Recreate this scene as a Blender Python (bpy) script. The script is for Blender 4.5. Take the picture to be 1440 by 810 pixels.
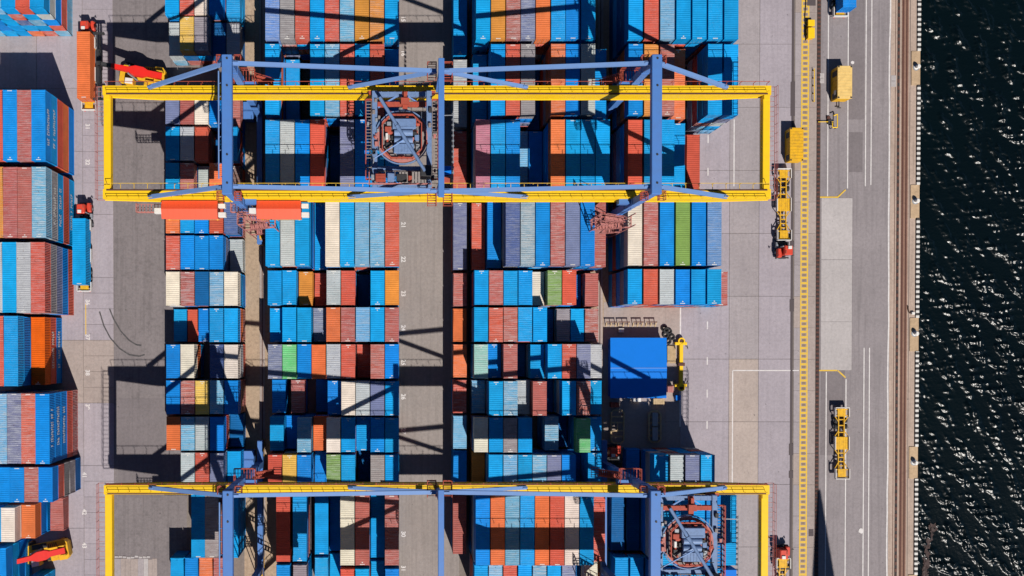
import bpy, math, random
import numpy as np
from mathutils import Vector, Matrix

R = math.radians
random.seed(7)
rng = np.random.default_rng(11)
scene = bpy.context.scene
for o in list(bpy.data.objects):
    bpy.data.objects.remove(o)

# ------------------------------------------------------------------ camera, sky, sun, exposure
CAM_H = 160.0
TILT = -0.0100           # radians about X
F = 1192.0               # focal length in photo pixels (1440 wide)
PCX, PCY = 553.0, 484.0 + 12.0
cam_d = bpy.data.cameras.new('camera')
cam = bpy.data.objects.new('camera', cam_d)
scene.collection.objects.link(cam)
cam.location = (0, 0, CAM_H)
cam.rotation_euler = (TILT, 0, 0)
cam_d.sensor_fit = 'HORIZONTAL'
cam_d.sensor_width = 36.0
cam_d.lens = 36.0 * F / 1440.0
cam_d.shift_x = (720.0 - PCX) / 1440.0
cam_d.shift_y = (PCY - 405.0) / 1440.0
cam_d.clip_start = 1.0
cam_d.clip_end = 3000.0
scene.camera = cam

SUN = Vector((0.306, -0.83, 1.0)).normalized()       # towards the sun
elev = math.asin(SUN.z)
azim = math.atan2(SUN.x, SUN.y)                       # from +Y, clockwise
world = bpy.data.worlds.new('World')
scene.world = world
world.use_nodes = True
wn = world.node_tree
for n in list(wn.nodes):
    wn.nodes.remove(n)
wo = wn.nodes.new('ShaderNodeOutputWorld')
bg = wn.nodes.new('ShaderNodeBackground')
sky = wn.nodes.new('ShaderNodeTexSky')
sky.sky_type = 'NISHITA'
sky.sun_disc = False
sky.sun_elevation = elev
sky.sun_rotation = azim
sky.air_density = 0.7
sky.dust_density = 0.0
sky.ozone_density = 5.0
sky.altitude = 800.0
bg.inputs[1].default_value = 0.05
wn.links.new(sky.outputs[0], bg.inputs[0])
wn.links.new(bg.outputs[0], wo.inputs[0])

sun_d = bpy.data.lights.new('sun', 'SUN')
sun_d.energy = 5.0
sun_d.angle = R(0.5)
sun_d.color = (1.0, 0.95, 0.88)
sun = bpy.data.objects.new('sun', sun_d)
scene.collection.objects.link(sun)
sun.rotation_euler = SUN.to_track_quat('Z', 'Y').to_euler()
sun.location = (60, -160, 220)

vs = scene.view_settings
vs.view_transform = 'Standard'
vs.look = 'None'
vs.exposure = 0.35
vs.gamma = 1.0
vs.use_curve_mapping = False
scene.render.engine = 'CYCLES'
scene.render.resolution_x = 1024
scene.render.resolution_y = 576

# ------------------------------------------------------------------ helpers
_ct, _st = math.cos(TILT), math.sin(TILT)


def at(px, py, z=0.0):
    """point of the place that the photo shows at a pixel, at height z"""
    x, y, w = (px - PCX) / F, (PCY - py) / F, -1.0
    d = (x, y * _ct - w * _st, y * _st + w * _ct)
    t = (z - CAM_H) / d[2]
    return Vector((d[0] * t, d[1] * t, z))


def gx(px, z=0.0):
    return at(px, 405, z).x


def gy(py, z=0.0):
    return at(720, py, z).y


def lin(c):
    c = c / 255.0
    return c / 12.92 if c <= 0.04045 else ((c + 0.055) / 1.055) ** 2.4


GAIN = 1.55


def rgb(r, g, b, k=1.0):
    """base colour whose sunlit appearance is this sRGB value"""
    return tuple(min(0.85, max(0.004, lin(v) / GAIN * k)) for v in (r, g, b))


COL = scene.collection


def tag(o, label=None, cat=None, group=None, kind=None):
    if label:
        o['label'] = label
    if cat:
        o['category'] = cat
    if group:
        o['group'] = group
    if kind:
        o['kind'] = kind
    return o


def empty(name, loc=(0, 0, 0), rz=0.0):
    o = bpy.data.objects.new(name, None)
    o.empty_display_size = 0.5
    COL.objects.link(o)
    o.location = loc
    o.rotation_euler = (0, 0, rz)
    return o


class MB:
    """collects faces; build() links them as one mesh object"""

    def __init__(self):
        self.v, self.f, self.m = [], [], []
        self.mi = 0

    def add(self, vs, fs):
        b = len(self.v)
        self.v.extend([tuple(p) for p in vs])
        for f in fs:
            self.f.append([b + i for i in f])
            self.m.append(self.mi)
        return self

    def box(self, x0, x1, y0, y1, z0, z1):
        return self.add([(x0, y0, z0), (x1, y0, z0), (x1, y1, z0), (x0, y1, z0),
                         (x0, y0, z1), (x1, y0, z1), (x1, y1, z1), (x0, y1, z1)],
                        [(3, 2, 1, 0), (4, 5, 6, 7), (0, 1, 5, 4), (1, 2, 6, 5), (2, 3, 7, 6), (3, 0, 4, 7)])

    def bevbox(self, x0, x1, y0, y1, z0, z1, b=0.05):
        """box with chamfered top edges and chamfered corners"""
        def ring(x0, x1, y0, y1, z, c):
            return [(x0 + c, y0, z), (x1 - c, y0, z), (x1, y0 + c, z), (x1, y1 - c, z),
                    (x1 - c, y1, z), (x0 + c, y1, z), (x0, y1 - c, z), (x0, y0 + c, z)]
        vs = ring(x0, x1, y0, y1, z0, b) + ring(x0, x1, y0, y1, z1 - b, b) + ring(x0 + b, x1 - b, y0 + b, y1 - b, z1, b)
        fs = [tuple(range(7, -1, -1)), tuple(range(16, 24))]
        for k in (0, 8):
            for i in range(8):
                j = (i + 1) % 8
                fs.append((k + i, k + j, k + 8 + j, k + 8 + i))
        return self.add(vs, fs)

    def bar(self, p, q, w, h, up=(0, 0, 1), w2=None, h2=None):
        """box beam from p to q, w wide, h high (w2/h2 at q)"""
        p, q = Vector(p), Vector(q)
        d = (q - p)
        if d.length < 1e-6:
            return self
        d.normalize()
        u = Vector(up)
        s = d.cross(u)
        if s.length < 1e-4:
            s = d.cross(Vector((0, 1, 0)))
        s.normalize()
        n = s.cross(d).normalized()
        w2 = w if w2 is None else w2
        h2 = h if h2 is None else h2
        vs = []
        for c, a, b in ((p, w, h), (q, w2, h2)):
            for i, j in ((-1, -1), (1, -1), (1, 1), (-1, 1)):
                vs.append(c + s * (i * a / 2) + n * (j * b / 2))
        return self.add(vs, [(0, 1, 2, 3), (7, 6, 5, 4), (0, 4, 5, 1), (1, 5, 6, 2), (2, 6, 7, 3), (3, 7, 4, 0)])

    def tube(self, p, q, r, n=8, r2=None):
        p, q = Vector(p), Vector(q)
        d = (q - p).normalized()
        s = d.orthogonal().normalized()
        t = d.cross(s)
        r2 = r if r2 is None else r2
        vs = []
        for c, rr in ((p, r), (q, r2)):
            for k in range(n):
                a = 2 * math.pi * k / n
                vs.append(c + (s * math.cos(a) + t * math.sin(a)) * rr)
        fs = [tuple(range(n - 1, -1, -1)), tuple(range(n, 2 * n))]
        fs += [(k, (k + 1) % n, n + (k + 1) % n, n + k) for k in range(n)]
        return self.add(vs, fs)

    def prism(self, poly, z0, z1):
        """polygon (counter-clockwise, x y) pulled up from z0 to z1"""
        n = len(poly)
        vs = [(x, y, z0) for x, y in poly] + [(x, y, z1) for x, y in poly]
        fs = [tuple(range(n - 1, -1, -1)), tuple(range(n, 2 * n))]
        fs += [(k, (k + 1) % n, n + (k + 1) % n, n + k) for k in range(n)]
        return self.add(vs, fs)

    def ringz(self, c, r0, r1, z0, z1, n=32, a0=0.0, a1=2 * math.pi):
        """annulus (or arc of one)"""
        full = abs(a1 - a0) > 6.28
        m = n if full else n + 1
        vs = []
        for k in range(m):
            a = a0 + (a1 - a0) * k / n
            for r, z in ((r0, z0), (r1, z0), (r1, z1), (r0, z1)):
                vs.append((c[0] + r * math.cos(a), c[1] + r * math.sin(a), z))
        fs = []
        for k in range(n):
            a, b = 4 * k, 4 * ((k + 1) % m)
            for i in range(4):
                j = (i + 1) % 4
                fs.append((a + i, b + i, b + j, a + j))
        return self.add(vs, fs)

    def quad(self, x0, x1, y0, y1, z):
        return self.add([(x0, y0, z), (x1, y0, z), (x1, y1, z), (x0, y1, z)], [(0, 1, 2, 3)])

    def mesh(self, name):
        me = bpy.data.meshes.new(name)
        me.from_pydata(self.v, [], self.f)
        if any(self.m):
            me.polygons.foreach_set('material_index', self.m)
        me.update()
        return me

    def build(self, name, mats, parent=None):
        me = self.mesh(name)
        for m in (mats if isinstance(mats, (list, tuple)) else [mats]):
            me.materials.append(m)
        o = bpy.data.objects.new(name, me)
        COL.objects.link(o)
        if parent is not None:
            o.parent = parent
        return o


def inst(name, me, parent=None, loc=None):
    o = bpy.data.objects.new(name, me)
    COL.objects.link(o)
    if parent is not None:
        o.parent = parent
    if loc is not None:
        o.location = loc
    return o


def copy_tree(o, parent=None):
    c = o.copy()
    COL.objects.link(c)
    if parent is not None:
        c.parent = parent
        c.matrix_parent_inverse = o.matrix_parent_inverse.copy()
    for ch in list(o.children):
        copy_tree(ch, c)
    return c


# ------------------------------------------------------------------ materials
def nodes(name):
    m = bpy.data.materials.new(name)
    m.use_nodes = True
    nt = m.node_tree
    return m, nt, nt.nodes['Principled BSDF']


def N(nt, t, **kw):
    n = nt.nodes.new(t)
    for k, v in kw.items():
        setattr(n, k, v)
    return n


def link(nt, a, b):
    nt.links.new(a, b)


def noise(nt, vec, scale, detail=4, rough=0.6):
    n = N(nt, 'ShaderNodeTexNoise')
    n.inputs['Scale'].default_value = scale
    n.inputs['Detail'].default_value = detail
    n.inputs['Roughness'].default_value = rough
    if vec is not None:
        link(nt, vec, n.inputs['Vector'])
    return n.outputs[0]


def ramp(nt, fac, a, b, lo=0.0, hi=1.0):
    """map fac a..b to lo..hi, clamped"""
    n = N(nt, 'ShaderNodeMapRange')
    link(nt, fac, n.inputs[0])
    n.inputs[1].default_value = a
    n.inputs[2].default_value = b
    n.inputs[3].default_value = lo
    n.inputs[4].default_value = hi
    return n.outputs[0]


def math_(nt, op, a, b=None):
    n = N(nt, 'ShaderNodeMath', operation=op)
    for i, v in enumerate((a, b)):
        if v is None:
            continue
        if isinstance(v, (int, float)):
            n.inputs[i].default_value = v
        else:
            link(nt, v, n.inputs[i])
    return n.outputs[0]


def mix(nt, fac, a, b, blend='MIX'):
    n = N(nt, 'ShaderNodeMix', data_type='RGBA', blend_type=blend)
    if isinstance(fac, (int, float)):
        n.inputs[0].default_value = fac
    else:
        link(nt, fac, n.inputs[0])
    for i, v in ((6, a), (7, b)):
        if isinstance(v, tuple):
            n.inputs[i].default_value = (*v[:3], 1)
        else:
            link(nt, v, n.inputs[i])
    return n.outputs[2]


def scaled(nt, vec, s):
    n = N(nt, 'ShaderNodeVectorMath', operation='MULTIPLY')
    link(nt, vec, n.inputs[0])
    n.inputs[1].default_value = s
    return n.outputs[0]


def bump(nt, h, strength, dist, bsdf):
    n = N(nt, 'ShaderNodeBump')
    n.inputs['Strength'].default_value = strength
    n.inputs['Distance'].default_value = dist
    link(nt, h, n.inputs['Height'])
    link(nt, n.outputs[0], bsdf.inputs['Normal'])


def paint_material(name, source):
    """worn container paint; colour and wear come from the object or a mesh attribute"""
    m, nt, b = nodes(name)
    if source == 'object':
        oi = N(nt, 'ShaderNodeObjectInfo')
        col, wear = oi.outputs['Color'], oi.outputs['Alpha']
    else:
        at_ = N(nt, 'ShaderNodeAttribute', attribute_name='paint')
        col, wear = at_.outputs['Color'], at_.outputs['Alpha']
    pos = N(nt, 'ShaderNodeNewGeometry').outputs['Position']
    big = noise(nt, pos, 0.55, 3)
    c = mix(nt, ramp(nt, big, 0.3, 0.7, 0.0, 0.22), col, (0.0, 0.0, 0.0))
    # chalky fading, in patches and in runs across the roof
    runs = noise(nt, scaled(nt, pos, (0.5, 4.0, 0.6)), 1.0, 5, 0.7)
    pale = math_(nt, 'MULTIPLY', ramp(nt, runs, 0.42, 0.66), ramp(nt, wear, 0.38, 1.0, 0.0, 0.75))
    c = mix(nt, pale, c, (0.40, 0.41, 0.42))
    # dust grain
    grain = noise(nt, pos, 5.0, 3, 0.7)
    c = mix(nt, ramp(nt, grain, 0.4, 0.8, 0.0, 0.30), c, (0.62, 0.62, 0.62), 'MULTIPLY')
    fine = noise(nt, pos, 11.0, 2, 0.8)
    speck = math_(nt, 'MULTIPLY', ramp(nt, fine, 0.58, 0.70), ramp(nt, wear, 0.2, 0.9, 0.04, 0.5))
    c = mix(nt, speck, c, (0.50, 0.48, 0.46))
    pit = math_(nt, 'MULTIPLY', ramp(nt, fine, 0.42, 0.30), ramp(nt, wear, 0.2, 0.9, 0.12, 0.5))
    c = mix(nt, pit, c, (0.05, 0.045, 0.045))
    # rust and dents
    rn = noise(nt, pos, 2.6, 5, 0.72)
    rust = math_(nt, 'MULTIPLY', ramp(nt, rn, 0.62, 0.68), ramp(nt, wear, 0.15, 0.9, 0.03, 0.85))
    c = mix(nt, rust, c, (0.085, 0.04, 0.026))
    # bright scuffs where the paint is knocked off
    sn = noise(nt, scaled(nt, pos, (1.0, 0.9, 1.0)), 4.2, 4, 0.65)
    scuff = math_(nt, 'MULTIPLY', ramp(nt, sn, 0.665, 0.70), ramp(nt, wear, 0.3, 1.0, 0.06, 0.8))
    c = mix(nt, scuff, c, (0.55, 0.54, 0.52))
    link(nt, c, b.inputs['Base Color'])
    b.inputs['Roughness'].default_value = 0.62
    b.inputs['Specular IOR Level'].default_value = 0.08
    return m


def plain(name, col, rough=0.6, metal=0.0, dirt=0.25, dirtcol=(0.05, 0.04, 0.035), scale=1.2, spec=0.35):
    """painted or bare surface with grime and slight unevenness"""
    m, nt, b = nodes(name)
    pos = N(nt, 'ShaderNodeNewGeometry').outputs['Position']
    a = noise(nt, pos, scale, 5, 0.65)
    g = noise(nt, pos, scale * 6, 3, 0.6)
    c = mix(nt, ramp(nt, a, 0.45, 0.75, 0.0, dirt), col, dirtcol)
    c = mix(nt, ramp(nt, g, 0.3, 0.8, 0.0, 0.18), c, tuple(min(0.85, v * 1.3) for v in col))
    link(nt, c, b.inputs['Base Color'])
    b.inputs['Roughness'].default_value = rough
    b.inputs['Metallic'].default_value = metal
    b.inputs['Specular IOR Level'].default_value = spec
    return m


def paving(name, col, stain=0.3, streak=0.25, tint=None, rnd=0.05, scale=1.0):
    """concrete or asphalt: blotches, wheel streaks along Y, oil drops, grain"""
    m, nt, b = nodes(name)
    pos = N(nt, 'ShaderNodeNewGeometry').outputs['Position']
    oi = N(nt, 'ShaderNodeObjectInfo')
    dark = tuple(v * 0.55 for v in col)
    lite = tuple(min(0.8, v * 1.34) for v in col)
    a = noise(nt, pos, 0.12 * scale, 5, 0.6)
    c = mix(nt, ramp(nt, a, 0.35, 0.7, 0.0, 0.55), lite, col)
    st = noise(nt, scaled(nt, pos, (1.6, 0.045, 1.0)), 1.0, 4, 0.6)
    c = mix(nt, ramp(nt, st, 0.48, 0.72, 0.0, streak), c, dark)
    bl = noise(nt, pos, 0.55 * scale, 6, 0.68)
    c = mix(nt, ramp(nt, bl, 0.52, 0.74, 0.0, stain), c, dark)
    pl = noise(nt, pos, 0.33 * scale, 5, 0.7)
    c = mix(nt, ramp(nt, pl, 0.6, 0.78, 0.0, 0.35), c, lite)
    oil = noise(nt, pos, 1.3, 3, 0.5)
    c = mix(nt, ramp(nt, oil, 0.70, 0.76, 0.0, 0.6), c, (0.03, 0.028, 0.03))
    mo = noise(nt, pos, 1.9, 6, 0.72)
    c = mix(nt, ramp(nt, mo, 0.40, 0.72, 0.0, 0.30 + 0.3 * stain), c, dark)
    gr = noise(nt, pos, 7.0, 2, 0.7)
    c = mix(nt, ramp(nt, gr, 0.3, 0.75, 0.0, 0.26), c, dark)
    # pieces differ a little from one another
    v = ramp(nt, oi.outputs['Random'], 0.0, 1.0, 1.0 - rnd, 1.0 + rnd)
    sc = N(nt, 'ShaderNodeVectorMath', operation='SCALE')
    link(nt, c, sc.inputs[0])
    link(nt, v, sc.inputs[3])
    link(nt, sc.outputs[0], b.inputs['Base Color'])
    b.inputs['Roughness'].default_value = 0.85
    b.inputs['Specular IOR Level'].default_value = 0.2
    bump(nt, gr, 0.25, 0.02, b)
    return m


M = {}
M['paint'] = paint_material('container_paint', 'object')
M['stack_paint'] = paint_material('container_stack_paint', 'attribute')
M['mark'] = plain('white_marking', rgb(235, 232, 226), 0.6, dirt=0.35, dirtcol=(0.3, 0.29, 0.28), scale=2.5)
M['line'] = plain('road_paint_white', rgb(232, 226, 224), 0.7, dirt=0.5, dirtcol=rgb(150, 143, 143), scale=1.4)
M['yline'] = plain('road_paint_yellow', rgb(240, 196, 62), 0.7, dirt=0.6, dirtcol=rgb(186, 160, 120), scale=1.6)
M['yellow'] = plain('crane_yellow_paint', rgb(255, 206, 0, 1.08), 0.55, dirt=0.2, dirtcol=(0.28, 0.15, 0.02), scale=0.9)
M['yellow2'] = plain('machine_yellow_paint', rgb(244, 186, 30), 0.55, dirt=0.5, dirtcol=(0.12, 0.07, 0.03), scale=1.6)
M['blue'] = plain('crane_blue_paint', rgb(84, 134, 206), 0.5, dirt=0.25, dirtcol=(0.07, 0.10, 0.17), scale=1.0)
M['bluegrey'] = plain('trolley_blue_grey_paint', rgb(118, 146, 190), 0.55, dirt=0.4, dirtcol=(0.04, 0.05, 0.07), scale=1.8)
M['stay'] = plain('stay_pale_blue_paint', rgb(120, 158, 216), 0.5, dirt=0.2, dirtcol=(0.1, 0.12, 0.18), scale=0.8)
M['redsteel'] = plain('walkway_red_oxide', rgb(186, 82, 62), 0.7, dirt=0.45, dirtcol=(0.08, 0.03, 0.025), scale=1.8)
M['pinksteel'] = plain('railing_faded_red', rgb(196, 126, 120), 0.7, dirt=0.35, dirtcol=(0.12, 0.05, 0.05), scale=1.8)
M['houseroof'] = plain('machinery_house_orange_red', rgb(255, 92, 56), 0.55, dirt=0.2, dirtcol=(0.4, 0.08, 0.04), scale=0.8)
M['housewall'] = plain('machinery_house_wall', rgb(240, 122, 96), 0.6, dirt=0.25, dirtcol=(0.2, 0.07, 0.05))
M['red'] = plain('machine_red_paint', rgb(240, 34, 22), 0.5, dirt=0.2, dirtcol=(0.15, 0.02, 0.02))
M['cabred'] = plain('tractor_cab_red_paint', rgb(226, 74, 52), 0.5, dirt=0.3, dirtcol=(0.1, 0.03, 0.03))
M['dark'] = plain('dark_steel', (0.022, 0.022, 0.025), 0.6, dirt=0.4, dirtcol=(0.06, 0.05, 0.04), scale=2.0)
M['rubber'] = plain('tyre_rubber', (0.016, 0.016, 0.017), 0.85, dirt=0.5, dirtcol=(0.06, 0.055, 0.05), scale=3.0)
M['steel'] = plain('galvanised_steel', rgb(170, 176, 184), 0.5, 0.3, dirt=0.4, dirtcol=(0.1, 0.09, 0.08), scale=2.5)
M['grating'] = plain('platform_grating', rgb(150, 140, 138), 0.75, dirt=0.6, dirtcol=(0.07, 0.05, 0.045), scale=2.2)
M['white'] = plain('white_paint', rgb(240, 236, 230), 0.55, dirt=0.3, dirtcol=(0.25, 0.24, 0.22), scale=2.0)
M['glass'] = plain('cab_glass', (0.02, 0.03, 0.04), 0.08, dirt=0.1, spec=0.6)
M['shed'] = plain('shed_blue_sheet', rgb(0, 128, 236), 0.5, dirt=0.12, dirtcol=(0.0, 0.1, 0.3), scale=0.5, spec=0.12)
M['railbrown'] = plain('rail_rust', rgb(104, 66, 56), 0.8, dirt=0.6, dirtcol=(0.03, 0.02, 0.018), scale=2.5)
M['raildark'] = plain('rail_slot_dark', (0.028, 0.022, 0.022), 0.85, dirt=0.5, dirtcol=(0.09, 0.06, 0.05), scale=3.0)
M['slotgrey'] = plain('cable_slot_grey', rgb(92, 82, 84), 0.85, dirt=0.4, dirtcol=(0.06, 0.05, 0.05), scale=2.0)
M['kerbdark'] = plain('kerb_black_paint', (0.03, 0.028, 0.028), 0.8, dirt=0.5, dirtcol=(0.1, 0.08, 0.07), scale=3)
M['rungfill'] = plain('rung_gap_brown', rgb(150, 126, 108), 0.85, dirt=0.5, dirtcol=(0.1, 0.08, 0.07), scale=2.5)
M['skid'] = plain('skid_rubber', (0.055, 0.052, 0.054), 0.9, dirt=0.6, dirtcol=rgb(128, 122, 122), scale=1.5)
M['wood'] = plain('timber_tan', rgb(206, 178, 138), 0.8, dirt=0.5, dirtcol=(0.1, 0.07, 0.04), scale=2.0)
M['rope'] = plain('mooring_rope', rgb(90, 70, 60), 0.9, dirt=0.4)
M['cable'] = plain('cable_black', (0.015, 0.015, 0.016), 0.7)

M['g_joint'] = paving('ground_joint', rgb(112, 104, 102), 0.3, 0.2)
M['g_mauve'] = paving('apron_concrete_mauve', rgb(168, 159, 166), 0.22, 0.2)
M['g_light'] = paving('apron_concrete_grey', rgb(165, 156, 158), 0.24, 0.2)
M['g_tan'] = paving('apron_concrete_tan', rgb(170, 156, 150), 0.3, 0.15)
M['g_asphalt'] = paving('asphalt_lane', rgb(132, 124, 125), 0.6, 0.4)
M['g_road'] = paving('road_between_blocks', rgb(152, 143, 139), 0.22, 0.35)
M['g_quayroad'] = paving('quay_road_asphalt', rgb(148, 140, 142), 0.25, 0.4)
M['g_slab'] = paving('quay_road_slab', rgb(184, 177, 176), 0.2, 0.1)
M['g_quay'] = paving('quay_edge_concrete', rgb(184, 163, 149), 0.4, 0.5)
M['g_gravel'] = paving('rail_bed_gravel', rgb(176, 154, 132), 0.75, 0.2, scale=2.6)
M['g_patch'] = paving('asphalt_patch', rgb(128, 120, 122), 0.25, 0.2)
M['g_pad'] = paving('bollard_pad_concrete', rgb(196, 168, 136), 0.45, 0.1, scale=2.0)
M['g_sand'] = paving('apron_concrete_sand', rgb(180, 165, 157), 0.3, 0.15)
M['g_trench'] = paving('rail_trench_brown', rgb(150, 116, 100), 0.5, 0.5)
M['g_yard'] = paving('yard_concrete', rgb(132, 122, 116), 0.35, 0.2)


def water_material():
    m, nt, b = nodes('harbour_water')
    pos = N(nt, 'ShaderNodeNewGeometry').outputs['Position']
    n0 = noise(nt, pos, 0.02, 3)
    c = mix(nt, ramp(nt, n0, 0.35, 0.7), (0.0004, 0.0026, 0.0034), (0.0006, 0.0036, 0.0044))
    link(nt, c, b.inputs['Base Color'])
    b.inputs['Roughness'].default_value = 0.25
    b.inputs['IOR'].default_value = 1.333
    h2 = noise(nt, pos, 2.4, 3, 0.6)
    bump(nt, h2, 0.6, 0.10, b)
    return m


M['water'] = water_material()
M['weed'] = plain('weed_brown', (0.035, 0.016, 0.014), 0.6, dirt=0.6, dirtcol=(0.01, 0.012, 0.012), scale=1.2)

# ------------------------------------------------------------------ ground, lanes, quay
QX = gx(1292)                     # quay edge
FAR = 420.0
WAVE = 0.46


def struct(name, mb, mat, label, cat):
    return tag(mb.build(name, mat), label, cat, kind='structure')


struct('ground', MB().add([(-FAR, -FAR, -0.06), (QX - 0.02, -FAR, -0.06), (QX - 0.02, FAR, -0.06), (-FAR, FAR, -0.06)], [(0, 1, 2, 3)]),
       M['g_yard'], 'bare grey yard concrete under the container blocks', 'ground')
xs = np.concatenate([np.arange(QX - 0.3, QX + 30, 0.145), np.linspace(QX + 31, QX + FAR, 60)])
ys = np.concatenate([np.linspace(-FAR, -53, 40), np.arange(-52, 72, 0.145), np.linspace(73, FAR, 40)])
GXw, GYw = np.meshgrid(xs, ys, indexing='ij')
Z = np.zeros_like(GXw)
for k in range(46):
    L = 0.62 * (6.5 / 0.62) ** (k / 45.0)
    ang = R(46 + rng.normal(0, 36))
    amp = WAVE * L / (2 * math.pi) / math.sqrt(46) * (1.3 if L < 2.2 else 0.75)
    w_ = np.sin((GXw * math.cos(ang) + GYw * math.sin(ang)) * 2 * math.pi / L + rng.uniform(0, 6.28)
                + 0.8 * np.sin(GXw * rng.uniform(.05, .2) + GYw * rng.uniform(.05, .2) + rng.uniform(0, 6.28)))
    Z += amp * w_
gust = 0.75 + 0.35 * np.sin(GXw * 0.11 + 0.06 * GYw + 1.0) * np.sin(GYw * 0.083 - 0.04 * GXw)
Z = (Z + 0.9 * np.abs(Z)) * gust          # sharper crests
nx, ny = GXw.shape
wv = np.stack([GXw, GYw, Z - 2.6], -1).reshape(-1, 3)
ii, jj = np.meshgrid(np.arange(nx - 1), np.arange(ny - 1), indexing='ij')
a = (ii * ny + jj).ravel()
wf = np.stack([a, a + ny, a + ny + 1, a + 1], -1)
me = bpy.data.meshes.new('water')
me.from_pydata(wv.tolist(), [], wf.tolist())
me.polygons.foreach_set('use_smooth', [True] * len(me.polygons))
me.materials.append(M['water'])
tag(inst('water', me), 'dark teal harbour water with sun glints beside the quay', 'water', kind='structure')

mb = MB().box(QX - 1.2, QX, -FAR, FAR, -9, -0.08)
struct('quay_wall', mb, M['g_quay'], 'sheer concrete quay wall dropping into the dark water', 'wall')

Y0, Y1 = -160.0, 180.0


def lane(name, px0, px1, mat, z, label, cat='lane', y0=Y0, y1=Y1):
    return struct(name, MB().quad(gx(px0), gx(px1), y0, y1, z), mat, label, cat)


lane('asphalt_lane', 160, 262, M['g_asphalt'], -0.030, 'dark grey asphalt lane between left apron and the narrow container block')
lane('middle_road', 561.5, 646, M['g_road'], -0.034, 'warm grey service road running between the two wide container blocks', 'road')
lane('left_rail_bed', 343, 391, M['g_gravel'], -0.038, 'tan gravel rail bed under the left crane legs', 'rail bed')
lane('right_rail_bed', 828, 872, M['g_gravel'], -0.038, 'tan gravel rail bed under the right crane legs', 'rail bed')
lane('quay_road', 1153, 1251, M['g_quayroad'], -0.030, 'grey asphalt quay road with white lane lines', 'road')
lane('quay_edge_strip', 1251, 1291.8, M['g_quay'], -0.026, 'tan concrete strip with rails along the quay edge', 'pavement')


def slab_field(name, cols, y_list, mat_of, label, cat='apron', gap=0.07, sub=None):
    """paving of separate slabs with open joints"""
    root = empty(name)
    tag(root, label, cat, kind='structure')
    for ci, (x0, x1) in enumerate(cols):
        for ri in range(len(y_list) - 1):
            ya, yb = y_list[ri], y_list[ri + 1]
            k = sub(ci, ri) if sub else 1
            for s in range(k):
                c0 = ya + (yb - ya) * s / k
                c1 = ya + (yb - ya) * (s + 1) / k
                g = gap / 2 if k == 1 else gap / 3
                w, l = (x1 - x0) - gap, (c1 - c0) - 2 * g
                cx, cy = (x0 + x1) / 2, (c0 + c1) / 2
                q = random.uniform(-0.004, 0.004)
                mbs = MB().box(-w / 2, w / 2, -l / 2, l / 2, -0.12, q)
                o = mbs.build('slab', mat_of(ci, ri), root)
                o.location = (cx, cy, 0)
    return root


pitch = 11.85
yl = [gy(742.7) + pitch * k for k in range(-6, 16)]
lx = [gx(160) - 0.02, gx(117), gx(117) - 8.6, gx(117) - 17.2, gx(117) - 25.8, gx(117) - 34.4]
lcols = [(lx[1], lx[0])] + [(lx[k + 1], lx[k]) for k in range(1, 5)]
slab_field('left_apron', lcols, yl,
           lambda c, r: M['g_tan'] if (r == 8 and c < 2) else (M['g_mauve'] if c < 2 else M['g_light']),
           'pale mauve concrete apron of large slabs beside the left-edge stacks',
           sub=lambda c, r: 4 if c == 0 and r % 3 != 1 else 1)
yr = [gy(62) + pitch * k - pitch * 12 for k in range(0, 22)]
rc = [gx(846), gx(936), gx(957), gx(1025.5), gx(1067), gx(1112)]
slab_field('right_apron', [(rc[1], rc[2]), (rc[2], rc[3]), (rc[3], rc[4]), (rc[4], rc[5])], yr,
           lambda c, r: M['g_sand'] if (c == 2 and r in (5, 6)) else M['g_tan'] if c == 0 else (M['g_mauve'] if c in (1, 3) else M['g_light']),
           'pale mauve concrete apron of big slabs between container block and crane rail')
xs5 = [gx(1116.5), gx(1125.4), gx(1136.2), gx(1147)]
slab_field('cable_strip', [(xs5[0], xs5[1]), (xs5[1], xs5[2]), (xs5[2], xs5[3])],
           [gy(62) + 5.93 * k - 5.93 * 24 for k in range(0, 44)],
           lambda c, r: M['g_light'] if c == 0 and r % 5 else M['g_tan'],
           'narrow concrete strip carrying the yellow ladder marking', 'pavement', gap=0.04)
# three pale panels let into the quay road
root = tag(empty('quay_road_panels'), 'three pale concrete panels let into the grey quay road', 'pavement', kind='structure')
for a_, b_ in ((520.5, 452.6), (452.2, 365.5), (364.8, 278.5)):
    x0, x1, y0, y1 = gx(1154.6), gx(1198), gy(a_), gy(b_)
    o = MB().box(-(x1 - x0) / 2, (x1 - x0) / 2, -(y1 - y0) / 2, (y1 - y0) / 2, -0.1, 0.012).build('panel', M['g_slab'], root)
    o.location = ((x0 + x1) / 2, (y0 + y1) / 2, 0)
# tan yard corner in front of the blue shed
struct('shed_forecourt', MB().quad(gx(849), gx(936.5), gy(640), gy(425), -0.022), M['g_tan'],
       'tan concrete forecourt around the blue shed', 'pavement')
# darker patches of asphalt
k = 0
for (x0, x1, y0, y1) in ((1192, 1214, 0, 168), (1193, 1212, 186, 242), (1155, 1189, 500, 640), (1199, 1249, 268, 560), (165, 228, 560, 700)):
    struct('asphalt_patch', MB().quad(gx(x0), gx(x1), gy(y1), gy(y0), -0.014 - 0.001 * k), M['g_patch' if k != 3 else 'g_quayroad'],
           ['long darker asphalt patch between white lines at top of quay road', 'short dark asphalt patch left of the double white line',
            'worn asphalt patch under the yellow trailer without tractor', 'asphalt patch right of the three pale panels', 'dark asphalt patch beside the lower left crane shadow'][k], 'asphalt patch')
    k += 1

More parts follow.
